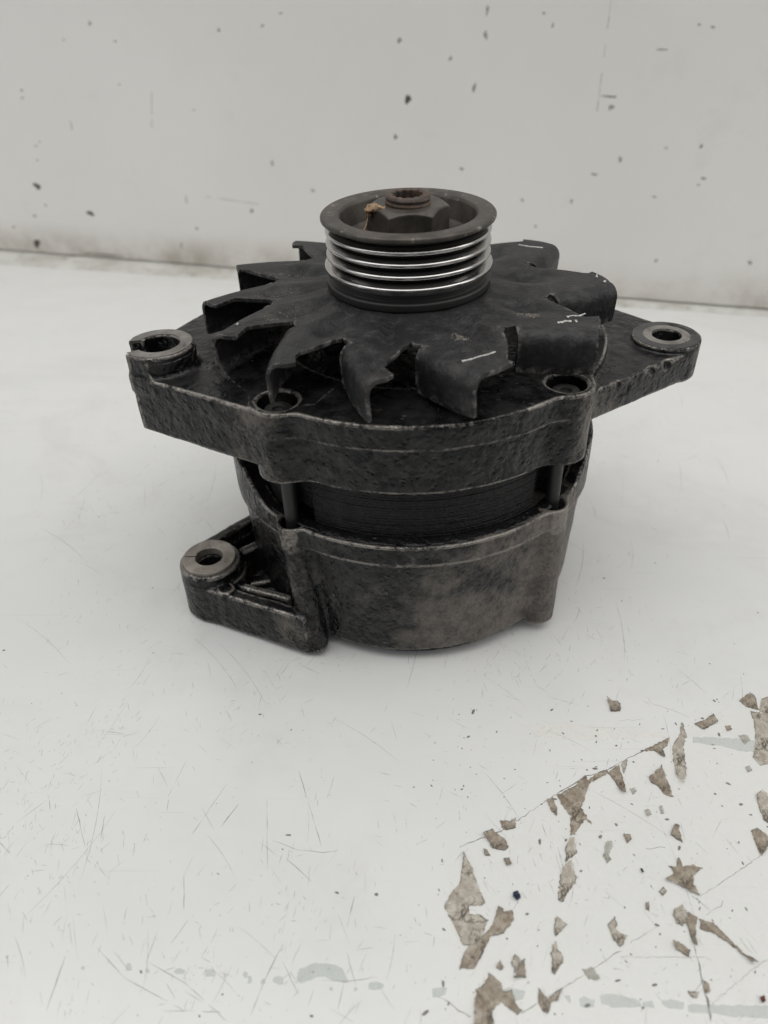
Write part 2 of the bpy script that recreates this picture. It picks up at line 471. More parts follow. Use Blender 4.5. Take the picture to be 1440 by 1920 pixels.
# traced outlines on the table and wall, millimetres
FLAKE_OUTLINES={
'A':[(23.8,117.9),(25.8,113.3),(28.5,103.4),(27.1,102.4),(23.9,102.7),(24,100.2),(26.9,100.2),(29,98.6),(26.9,94.4),(24.5,92.3),(21.4,92),(19.6,97.1),(17,102.4),(19.6,106.9),(21.7,108.6),(23.1,114)],
'B':[(36,101.5),(36.4,99),(33,95.3),(29.1,94.1),(26.5,90),(24,86.2),(20,86.2),(21.9,90.8),(25.9,93.5),(27.2,94.4),(30.1,97.4),(32.3,102.4),(33.5,102.1),(33.7,100.8)],
'C':[(27.8,85.3),(30.6,82.9),(30.9,80.7),(33.4,81),(34.1,77.3),(35.4,76.2),(34.1,75.4),(30,78.3),(27.7,76.2),(28,70.6),(22.8,70.6),(23.2,77.8),(24.1,81),(26.3,82.6)],
'D':[(40.3,81.5),(42.3,78.8),(46.3,81.3),(44.9,78.6),(42.7,77.8),(42,75.4),(40.4,76.2),(40.1,78.3)],
'E':[(55,137.1),(61.4,140.4),(65.2,144.1),(66.1,141.2),(63.4,135.5),(61.8,132.8),(64.1,127),(62,128.9),(58.2,124),(56.8,123.6),(58,130),(56.1,133.2)],
'F':[(51.4,135.4),(53.3,135.9),(54.3,132.8),(53.7,130),(52.4,131.6)],
'G':[(65.9,142.5),(69,144.6),(73.2,146.4),(73.2,145),(68.5,142.5),(66.1,141.2)],
'H':[(73.2,145),(77.4,148.4),(77.4,143.7),(77.4,140),(76.5,137.1),(75.4,138.8),(74.2,142.9)],
'I':[(78.3,148.8),(80.1,150.2),(80.5,149.3),(78,144.6)],
'J':[(85.9,153.2),(92.5,156.4),(97.1,158.7),(95.4,155.5),(93.8,154.1),(93.2,150.6),(90.9,153.2),(88.7,153.7)],
'K':[(103.4,165.3),(103.1,159.1),(100.8,155.5),(99.6,149.3),(99.1,146.7),(96.3,140.8),(95.1,144.1),(95.6,149.7),(96.9,155),(100.3,159.1)],
'L':[(85.9,143.3),(91,147.1),(91.5,142),(91.8,136.3),(89.1,137.5),(88,140.4),(86.2,141.6)],
'M':[(79.4,175.6),(81.4,173.6),(83.1,173.9),(83.8,171.6),(82.9,169.6),(79.7,169.6),(79.8,172.1)],
'N':[(107.4,164.3),(111.1,165.7),(115.1,168.2),(115.4,164.8),(111.7,162.9),(109.8,161.9)],
'O':[(131.5,177.7),(132.6,176.2),(131.8,170.3),(128,171.6),(126.5,174.1)],
'P':[(134.7,175.1),(140.1,176.4),(137,168.7),(131.6,169.3)],
'Q':[(128.9,169.6),(136.7,168),(129.4,149.7),(124,147.6),(122.5,150.6),(125.7,156.9),(128.1,164.3)],
'R':[(120.8,159.6),(123.7,160.1),(124.1,157.8),(121.8,155.9)],
'S':[(118.4,137.1),(120.5,138.3),(123,135.5),(119.5,126.6),(117.4,128.5),(117.7,133.2)],
'T':[(112.2,125.1),(114.2,125.9),(116.1,124.4),(116.8,122.5),(115,119.6),(112.3,117.1),(112.1,121.1)],
'U':[(89.2,127),(90.5,126.6),(90,121.4),(87.3,124)],
'V':[(72.9,124),(74.9,123.6),(74.9,122.2),(73.3,121.1)],
'W':[(66.8,121.4),(68.8,121.4),(68.6,120),(67,117.9),(67.3,116.1),(65.9,114.7),(65.2,117.1)],
'X':[(81.5,109.9),(84.8,111.9),(84,114),(86,114),(87.6,116.8),(88,113.7),(90.9,114.4),(93.6,113.5),(90.2,111.3),(89.7,108.6),(90,105.3),(87.8,106.6),(85,108.3)],
'Y':[(78.9,106.6),(80.6,107.9),(81.1,106.6),(79.5,105.3)],
'Z':[(74.1,103.4),(75.1,103.5),(74.7,101.8),(73.7,101.5)],
'AA':[(56.2,122.5),(57.6,122.5),(57.7,118.2),(55.8,116.8),(53.8,115.4),(53.9,117.5),(55.2,121.1)],
'BB':[(54.8,115.3),(55.6,114),(56,110.6),(55.3,108.9),(52.4,106),(50.6,103.5),(49.5,104.3),(50.5,107.9),(51.4,111.3),(52.9,114)],
'CC':[(48.1,99.9),(49.8,98.6),(50.6,97.4),(48.9,95.9),(47.1,94.4),(47,96.2)],
'DD':[(46.5,92.9),(47.1,92.6),(46.7,91.1),(48.2,89.1),(47.7,87.7),(45.1,84.8),(44.3,85.4),(45.1,88.5),(44.9,90)],
'EE':[(64.4,99.6),(64.7,98),(64,96.5),(65.2,95),(66.6,94.4),(65.9,92.9),(64,91.4),(62.8,94.1),(61.9,97.1)],
'FF':[(52.6,86),(55.8,86.5),(56.8,83.5),(55.7,83.2),(53.7,84)],
'GG':[(35.4,89.7),(36.4,88.8),(35.9,86.2),(34.5,84.8),(34,87.9)],
'HH':[(37.6,88.5),(37.6,84),(34.3,83.6),(35.2,86),(36.7,87.7)],
'II':[(30.9,88.1),(31.9,86.5),(31.2,85.7),(29.8,86.5)],
'JJ':[(78.6,92.9),(80.4,92.9),(83.1,90.8),(82.1,89.4),(80.6,89.7),(78.9,91.1)],
'KK':[(81.6,101.5),(84.1,103),(85,100.8),(84.5,98.3),(82.9,97.1),(81.3,98),(81,99.9)],
'KS':[(85.3,100.8),(87.5,99.6),(85.8,95.3),(85.1,92),(84.2,92.3),(84.1,95.9),(84,97.7)],
'KR':[(87.9,99),(91.5,98),(95.1,92.9),(97.2,89.4),(99.6,87.4),(98,87.4),(96.2,90),(93.5,92.9),(90,95.6),(87.4,96.2)],
'MM':[(84.1,83.2),(85.1,82.6),(84.9,80.7),(83.7,80.2),(83.4,81.5)],
'NN':[(79.1,80.7),(82.1,80.7),(81,79.1),(79.5,79.4)],
'OO':[(30.2,124),(33.2,125.5),(36.4,122.5),(37.4,120),(35.9,118.9),(32.6,119.6),(31.4,121.8)],
'PP':[(36,128.5),(38.4,127.8),(40.8,129.3),(40.4,125.9),(37.4,125.1),(36.1,126.2)],
'RR':[(29.8,119.3),(30.8,118.9),(31.5,117.1),(29.9,117.5)],
'SS':[(35.4,116.1),(37,116.4),(37.5,114.4),(36.3,114)],
'TT':[(37,106.3),(38.4,106.6),(38.9,104.8),(37.7,103.9),(36.8,105)],
'UU':[(117.6,163.4),(119.5,163.5),(119.3,161.9),(117.6,161.2)],
'XA':[(81.4,132),(82.9,132.2),(83.2,130.4),(81.6,129.7)],
'XB':[(86.4,133.2),(87.4,133.4),(87.3,130.8),(86.2,130.7)],
'XC':[(78.7,139.2),(80.1,139.6),(80.7,138.3),(79.1,137.3)],
'XD':[(118.6,147.3),(120.2,147.6),(120.3,145.8),(118.7,145.4)],
'RC':[(97.4,79.4),(98.3,79.5),(98.2,78.3),(97.2,78.1)],
'WW':[(75.3,113.2),(75.7,113.2),(75.8,112.1),(75.4,111.9)],
}
FILM_OUTLINE=[(22.6,120),(36.7,125.5),(51.8,135.5),(65.1,143.7),(73.2,146.4),(84.5,152.4),(97.1,158.7),(113.2,167.2),(144.1,180.3),(99.9,71.6),(16.9,71.6),(20.9,86),(16.3,100.8)]
STAIN_OUTLINES=[
[(-79.5,86.4),(-79.6,86),(-79.9,85.9),(-80.4,86),(-80.6,86.4),(-80.6,86.7),(-80.2,86.9),(-79.7,86.7)],
[(-67.2,86.6),(-67.2,86),(-67.8,85.7),(-68.5,86),(-68.8,86.6),(-68.8,87.3),(-68.2,87.6),(-67.5,87.3)],
[(-62.3,85.6),(-62.3,85.2),(-62.7,85.1),(-63.1,85.2),(-63.2,85.6),(-63.3,86),(-62.9,86.1),(-62.5,86)],
[(-52.7,85.5),(-53,84.8),(-53.9,84.6),(-55,84.8),(-55.4,85.5),(-55.4,86.2),(-54.3,86.5),(-53.1,86.2)],
[(-44.3,85.2),(-44.6,84.5),(-45.8,84.2),(-47,84.5),(-47.4,85.2),(-47.3,85.9),(-46.1,86.2),(-44.8,85.9)],
[(-41.5,84.6),(-41.6,84.1),(-42,84),(-42.4,84.1),(-42.6,84.6),(-42.6,85),(-42.2,85.1),(-41.7,85)],
[(-36,84.7),(-36.1,84.3),(-36.6,84.1),(-37.1,84.3),(-37.3,84.7),(-37.3,85.2),(-36.8,85.4),(-36.2,85.2)],
[(-34.7,83.5),(-34.7,82.6),(-35.2,82.3),(-35.7,82.6),(-35.9,83.5),(-35.9,84.3),(-35.5,84.6),(-34.9,84.3)],
[(-31,83),(-31.1,82.6),(-31.6,82.4),(-32.1,82.6),(-32.3,83),(-32.3,83.5),(-31.8,83.7),(-31.2,83.5)],
[(-26.2,83.5),(-26.5,82.7),(-27.6,82.4),(-28.8,82.7),(-29.1,83.5),(-29,84.2),(-27.8,84.6),(-26.6,84.2)],
[(-13.3,81.4),(-13.4,81),(-13.8,80.9),(-14.1,81),(-14.2,81.4),(-14.2,81.7),(-13.8,81.9),(-13.4,81.7)],
[(-6.8,81.2),(-6.9,80.9),(-7.3,80.8),(-7.7,80.9),(-7.8,81.2),(-7.7,81.6),(-7.3,81.7),(-6.9,81.6)],
[(0,82),(-0.6,81.2),(-2.1,80.9),(-3.7,81.2),(-4,82),(-3.7,82.8),(-2.1,83.1),(-0.4,82.8)],
[(-100.9,89.2),(-100.9,88.9),(-101.2,88.8),(-101.5,88.9),(-101.7,89.2),(-101.8,89.4),(-101.5,89.6),(-101.1,89.4)],
[(-23.2,83.8),(-22,86.4),(-18.5,87.4),(-14.3,87.6),(-11.4,86.7),(-9.1,83.1),(-10.5,82.6),(-14.1,83.9),(-17.6,84.1),(-21.7,82.6)],
[(12.7,81.5),(14.5,81.8),(16.3,81.5),(16.1,79.9),(12.6,79.5)],
[(30.1,81.5),(33.7,81.5),(36.5,80.7),(35.7,78.6),(33.3,78.6),(31.1,79.6)],
[(50.3,79),(51.9,79.5),(54.4,78.6),(54,77.3),(51.4,77.2),(50.3,77.8)],
[(56.1,79.8),(59.2,80.2),(62.1,79.6),(66,78.6),(65.9,77.3),(62,76.8),(58.5,77),(56,77.8)],
[(66.5,78.4),(69.5,78.6),(69.3,76.7),(66.5,77.2)],
[(71.5,78.7),(75.5,78.8),(77.7,78.3),(77.1,76.6),(73.2,76.8),(71.5,77.4)],
[(78.2,77.8),(84.6,77.7),(100.5,77.5),(99.3,74.6),(88.4,74.9),(82.8,75.7),(77.7,75.8)],
[(105,159),(112.1,159.1),(125.9,157.6),(125.4,153.2),(120.1,153.2),(114.5,155),(108,156.4),(104.7,156.9)],
[(46.5,79.4),(47.8,79.8),(48.5,78.6),(47.8,78.1)]]
TAN_OUTLINES=[[(47.1,164.3),(59.9,165.3),(75.3,162.9),(97,161),(96.3,158.7),(80.5,158.2),(61.7,157.8),(51.8,159.1)],[(50.4,176.2),(61.5,174.1),(68.3,159.6),(71.1,150.6),(67.1,149.7),(61.7,157.8)]]
EDGE_LINES=[([(22.6,120),(36.7,125.5),(51.8,135.5),(65.1,143.7),(73.2,146.4),(84.5,152.4),(97.1,158.7)],0.35),
([(35.3,75.7),(46.3,81.3),(64.2,90.8)],0.22),
([(67.1,92.6),(80.8,99.6)],0.2),
([(90.3,105.3),(111.5,116.8),(115.3,119.6)],0.16),
([(84.5,78.1),(98.2,86.2),(103.2,88.8)],0.25),
([(84.5,92),(84.1,87.1),(83.5,81.5),(83.5,77.8),(82.6,72.6)],0.5),
([(13.8,79.6),(17.8,77.3),(21.8,74.9)],0.2),
([(88,105.3),(92,101.5),(95.2,102.4),(96.4,104)],0.2),
([(50.3,96.5),(55.3,96.1),(61.7,96.4)],0.15),
([(23.5,131.6),(23.6,128.5)],0.1),
([(36.7,137.1),(43.5,141.6)],0.15),
([(63.8,89.1),(86,89)],0.12),
([(78.7,119.3),(84.4,120),(85.3,120.7)],0.2),
([(46.3,107.6),(49.5,109.4)],0.25)]
SCRATCH_LINES=[[(-85.8,89.4),(-86.4,74.5)],
[(-77.8,91.4),(-68.2,83.8),(-51.2,76.3)],
[(-62.8,87.7),(-51.8,82.5),(-39.9,73.9)],
[(-27.6,92.4),(-31.5,83.1),(-34,75.1)],
[(-27.1,88),(-22.2,80)],
[(-56.6,76.3),(-41.6,76)],
[(-10.5,82.5),(-11.9,76.3)],
[(-10.1,90.4),(-6.9,80.6)],
[(-65.4,150),(-68.6,136.4)],
[(-45.8,134.1),(-50,126.5)],
[(-96.6,132.7),(-89.7,119.8)],
[(-86.7,128.7),(-85.9,122.6)],
[(-27.9,146),(-18.9,120.5)],
[(-33.9,122.2),(-26.4,119.2),(-18.3,118.2),(-13.6,118.8)],
[(-28.9,116.3),(-19.6,108.3)],
[(-37.1,135.5),(-33.8,110)],
[(-18.3,146),(-18.3,143)],
[(-105.9,135.5),(-104.5,132)],
[(-16.1,83.5),(-9.8,83.1),(0,84.3)],
[(-50.7,141.1),(-58.5,123.9)],
[(-58.4,111.5),(-56.4,101.6)],
[(-8.4,105.4),(-10.3,96.6)]]
WALL_MARKS=[(122,162,1.1,1.8),(100,152,0.8,0.8),(138,152,1.0,0.7),(213,160,0.9,1.5),(243,163,1.7,0.7),(256,170,1.4,0.5),(58,120,1.7,0.6),(57,115,1.5,0.6),(91,98,0.4,3.2),(58,83,0.8,1.1),(62,86,0.6,0.9),(56,73,0.9,0.7),(50,54,3.0,2.2),(90,36,3.2,1.6),(41,31,1.7,1.1),(36,9,2.8,3.3),(242,80,0.9,2.8),(271,63,1.3,1.4),(177,30,1.3,1.1),(162,16,0.9,2.4),(223,46,1.4,2.2),(172,51,0.4,4.2),(96,4,16.1,0.4),(19,21,1.7,0.7),(53,40,0.9,1.0),(80,4,4.5,0.8),(135,126,0.9,0.6),(188,112,1.1,0.6),(339,124,1.7,3.1),(331,101,1.1,2.3),(377,83,1.5,1.1),(366,148,1.3,1.4),(421,173,1.3,0.5),(427,167,0.8,1.4),(493,156,3.5,0.5),(467,130,4.7,1.0),(469,124,1.7,2.1),(528,104,1.3,1.2),(534,85,1.6,1.1),(532,81,1.2,0.9),(577,33,1.6,1.5),(516,30,1.3,1.2),(431,48,1.2,0.8),(420,65,1.4,1.0),(453,66,1.1,1.5),(506,72,1.8,0.6),(519,168,1.4,0.8),(511,169,0.8,0.8),(333,157,1.4,2.0),(382,132,1.1,3.3),(387,161,1.4,2.5),(387,174,0.9,3.5),(507,102,1.3,0.6),(480,94,1.4,1.9),(465,84,2.2,0.9)]
WALL_DARK=[12, 13, 15, 22, 28]
WALL_LINES=[[(459,180),(461,113)],
[(188,54),(229,51)],
[(159,125),(154,99)]]
# ---------------------------------------------------------------- setting: table, wall, strip
def sheet(name, pts, z, mat, parent=None, thick=0.0):
    """flat polygon (mm) on the table, optionally with thickness"""
    n = len(pts)
    if thick:
        v = [(x * MM, y * MM, z * MM) for x, y in pts] + [(x * MM, y * MM, (z + thick) * MM) for x, y in pts]
        f = [tuple(range(n, 2 * n)), tuple(range(n))[::-1]] + [(i, (i + 1) % n, n + (i + 1) % n, n + i) for i in range(n)]
    else:
        v = [(x * MM, y * MM, z * MM) for x, y in pts]; f = [tuple(range(n))]
    return link(name, mesh_from(name, v, f, False), mat, parent)
def area2(p): return sum(p[i - 1][0] * p[i][1] - p[i][0] * p[i - 1][1] for i in range(len(p)))
def ccw(p): return list(p) if area2(p) > 0 else list(p)[::-1]

WA = np.array([-316.5, 632.1]); WU = np.array([.97958, -.20107]); WN = np.array([.20107, .97958])
def wp(s, n): return WA + WU * s + WN * n
tl = [wp(-700, 40), wp(1300, 40), wp(1300, 0), (900, -300), (-900, -300), wp(-700, 0)]
tb = [tuple(p) for p in (wp(-500, 30), (-820, -120), (820, -120), wp(1120, 30))]
table = sheet('table', ccw(tb), -30, M['table'], None, 30)
table['kind'] = 'structure'

# wall panel: a thick board whose lower edge stops just above the table
def prism_box(name, corners, z0, z1, mat, parent=None):
    c = ccw(corners); n = len(c)
    v = [(x * MM, y * MM, z0 * MM) for x, y in c] + [(x * MM, y * MM, z1 * MM) for x, y in c]
    f = [tuple(range(n, 2 * n)), tuple(range(n))[::-1]] + [(i, (i + 1) % n, n + (i + 1) % n, n + i) for i in range(n)]
    return link(name, mesh_from(name, v, f, False), mat, parent)
wall = prism_box('wall', [tuple(wp(-480, 0)), tuple(wp(1100, 0)), tuple(wp(1100, 25)), tuple(wp(-480, 25))], 1.9, 520, M['wall'])
wall['kind'] = 'structure'
# seal strip lying along the foot of the wall, wider towards the left end
prof = []
rng = np.random.RandomState(4)
vv, ff = [], []
NS = 90
for i in range(NS + 1):
    s = -480 + i * 1580 / NS
    w = max(7.5, 27.5 - max(0, s) * .030) + rng.uniform(-.8, .8)
    for k, (fr, h) in enumerate(((1.0, 0.0), (.97, .55), (.86, .95), (.4, 1.1), (-.05, .8))):
        p = wp(s, -w * fr)
        vv.append((p[0] * MM, p[1] * MM, (h + .02) * MM))
for i in range(NS):
    for k in range(4):
        a = i * 5 + k
        ff.append((a, a + 5, a + 6, a + 1))
strip = link('seal_strip', mesh_from('seal_strip', vv, ff, True), M['strip'])
strip['kind'] = 'structure'

# marks on the wall: specks and smudges, each a thin irregular blister
vv, ff, vs_, fs_ = [], [], [], []
for wi, (s, z, rs, rz) in enumerate(WALL_MARKS):
    V_, F_ = (vs_, fs_) if wi in WALL_DARK else (vv, ff)
    k0 = len(V_); n = 11
    if wi not in WALL_DARK: rs *= .85; rz *= .85
    ph = rng.uniform(0, 6.28, 3)
    z = max(z, 3.2 + rz)
    c = wp(s, -.35)
    V_.append((c[0] * MM, c[1] * MM, z * MM))
    for i in range(n):
        t = 2 * math.pi * i / n
        m = 1 + .25 * math.sin(2 * t + ph[0]) + .2 * math.sin(3 * t + ph[1]) + .15 * math.sin(5 * t + ph[2])
        p = wp(s + rs * m * math.cos(t), -.05)
        V_.append((p[0] * MM, p[1] * MM, (z + rz * m * math.sin(t)) * MM))
    for i in range(n): F_.append((k0, k0 + 1 + i, k0 + 1 + (i + 1) % n))
wd = link('brown_spots', mesh_from('brown_spots', vs_, fs_, True), M['spot'], wall)
wd['kind'] = 'stuff'
for l in WALL_LINES:
    (s0, z0_), (s1, z1_) = l[0], l[-1]
    for i in range(9):
        if rng.rand() < .25: continue
        a, b = i / 9, (i + .9) / 9
        k0 = len(vv); w = rng.uniform(.08, .25)
        nx, nz = -(z1_ - z0_), (s1 - s0); L = math.hypot(nx, nz); nx /= L; nz /= L
        for t, sg in ((a, -1), (b, -1), (b, 1), (a, 1)):
            p = wp(s0 + (s1 - s0) * t + nx * w * sg, -.06)
            vv.append((p[0] * MM, p[1] * MM, (z0_ + (z1_ - z0_) * t + nz * w * sg) * MM))
        ff.append((k0, k0 + 1, k0 + 2, k0 + 3))
wm = link('dirt_marks', mesh_from('dirt_marks', vv, ff, True), M['smudge'], wall)
wm['kind'] = 'stuff'

# grime, scratches and specks on the table top
def ribbon(vv, ff, pts, w, z, taper=True, jit=0.0):
    pts = np.array(pts, float)
    if len(pts) < 2: return
    d = np.gradient(pts, axis=0); d /= (np.linalg.norm(d, axis=1)[:, None] + 1e-9)
    nrm = np.stack([-d[:, 1], d[:, 0]], 1)
    k0 = len(vv); n = len(pts)
    for i in range(n):
        t = i / (n - 1)
        ww = w * (.25 + .75 * math.sin(math.pi * min(max(t, .02), .98)) if taper else 1) * (1 + jit * rng.uniform(-1, 1))
        for s in (-.5, .5):
            p = pts[i] + nrm[i] * ww * s
            vv.append((p[0] * MM, p[1] * MM, z * MM))
    for i in range(n - 1):
        a = k0 + 2 * i
        ff.append((a, a + 2, a + 3, a + 1))
def dens(pts, step=2.0):
    out = [np.array(pts[0], float)]
    for a, b in zip(pts[:-1], pts[1:]):
        a, b = np.array(a, float), np.array(b, float)
        k = max(1, int(np.linalg.norm(b - a) / step))
        out += [a + (b - a) * (i + 1) / k for i in range(k)]
    return np.array(out)
vl, fl, vd, fd = [], [], [], []
for l in SCRATCH_LINES:
    p = dens(l, 1.6); p += rng.normal(0, .05, p.shape)
    i = 0
    while i < len(p) - 2:
        k = rng.randint(3, 9)
        ribbon(vl, fl, p[i:i + k + 1], rng.uniform(.10, .22), .035, True, .3)
        i += k + (rng.rand() < .3)
for cl in range(95):
    cy = 78 + 300 * rng.rand() ** 1.6; cx = rng.uniform(-1, .75) * (95 + .42 * cy); cr = rng.uniform(5, 24)
    ang0 = rng.choice([.95, 1.2, 2.15, 1.55]) + rng.normal(0, .2)
    for i in range(rng.randint(8, 46)):
        x, y = cx + rng.normal(0, cr), cy + rng.normal(0, cr)
        L = min(14, rng.exponential(1.9) + .4)
        ang = ang0 + rng.normal(0, .12) if rng.rand() < .7 else rng.uniform(0, 3.14)
        t = np.linspace(0, 1, 5); c = rng.normal(0, .08)
        p = np.stack([x + L * t * np.cos(ang + c * t), y + L * t * np.sin(ang + c * t)], 1)
        dark = rng.rand() < .22
        ribbon(*((vd, fd) if dark else (vl, fl)), p, rng.uniform(.045, .12), .03 + .004 * (i % 3), True, .4)
for i in range(60):
    y = rng.uniform(80, 330); x = rng.uniform(-1, .8) * (90 + .4 * y)
    L = rng.uniform(12, 42); ang = rng.choice([1.0, 1.25, 2.1, 2.35, 1.6]) + rng.normal(0, .2)
    t = np.linspace(0, 1, 14)
    p = np.stack([x + L * t * np.cos(ang + .15 * t), y + L * t * np.sin(ang + .15 * t)], 1) + rng.normal(0, .03, (14, 2))
    ribbon(vl, fl, p, rng.uniform(.06, .14), .046, True, .5)
for l, w in EDGE_LINES:
    p = dens(l, 1.2); p += rng.normal(0, .12, p.shape)
    i = 0
    while i < len(p) - 2:
        k = rng.randint(3, 12)
        if rng.rand() < .82: ribbon(vd, fd, p[i:i + k + 1], w * rng.uniform(.35, .75), .055, False, .7)
        i += k
for i in range(520):
    y = 75 + 380 * rng.rand() ** 1.7; x = rng.uniform(-1, 1) * (100 + .42 * y)
    if rng.rand() < .5: x, y = rng.uniform(15, 120), rng.uniform(75, 175)
    r = min(.5, rng.exponential(.12) + .06); n = 5; k0 = len(vd); ph = rng.uniform(0, 6.28); st = rng.uniform(1, 2.6)
    for k in range(n):
        t = 2 * math.pi * k / n; m = rng.uniform(.7, 1.2)
        a, b = r * m * math.cos(t) * st, r * m * math.sin(t)
        vd.append(((x + a * math.cos(ph) - b * math.sin(ph)) * MM, (y + a * math.sin(ph) + b * math.cos(ph)) * MM, .00007))
    fd.append(tuple(range(k0, k0 + n)))
for nm, v, f, m in (('light_scratches', vl, fl, M['scratch']), ('dark_scratches_and_specks', vd, fd, M['scratch_dark'])):
    o = link(nm, mesh_from(nm, v, f, False), m, table); o['kind'] = 'stuff'
def rough_outline(pts, step, jit, seed):
    r = np.random.RandomState(seed)
    p = dens(list(pts) + [pts[0]], step)[:-1]
    return p + r.normal(0, jit, p.shape)
for i, s in enumerate(STAIN_OUTLINES):
    p = np.array(s)
    p = rough_outline(s, 1.2, .16, 50 + i)
    sheet('green_stain', ccw([tuple(a) for a in p]), .012, M['stain_green'], table)
for i, s in enumerate(TAN_OUTLINES[:1]):
    sheet('tan_stain', ccw([tuple(a) for a in rough_outline(s, 2, .3, 90 + i)]), .008, M['stain_tan'], table)

film_sheet = sheet('clear_film', ccw([tuple(a) for a in rough_outline(FILM_OUTLINE, 3, .12, 31)]), .018, M['clear_film'], None)
tag(film_sheet, 'thin warm clear film still stuck to the table under the torn scraps', 'film')

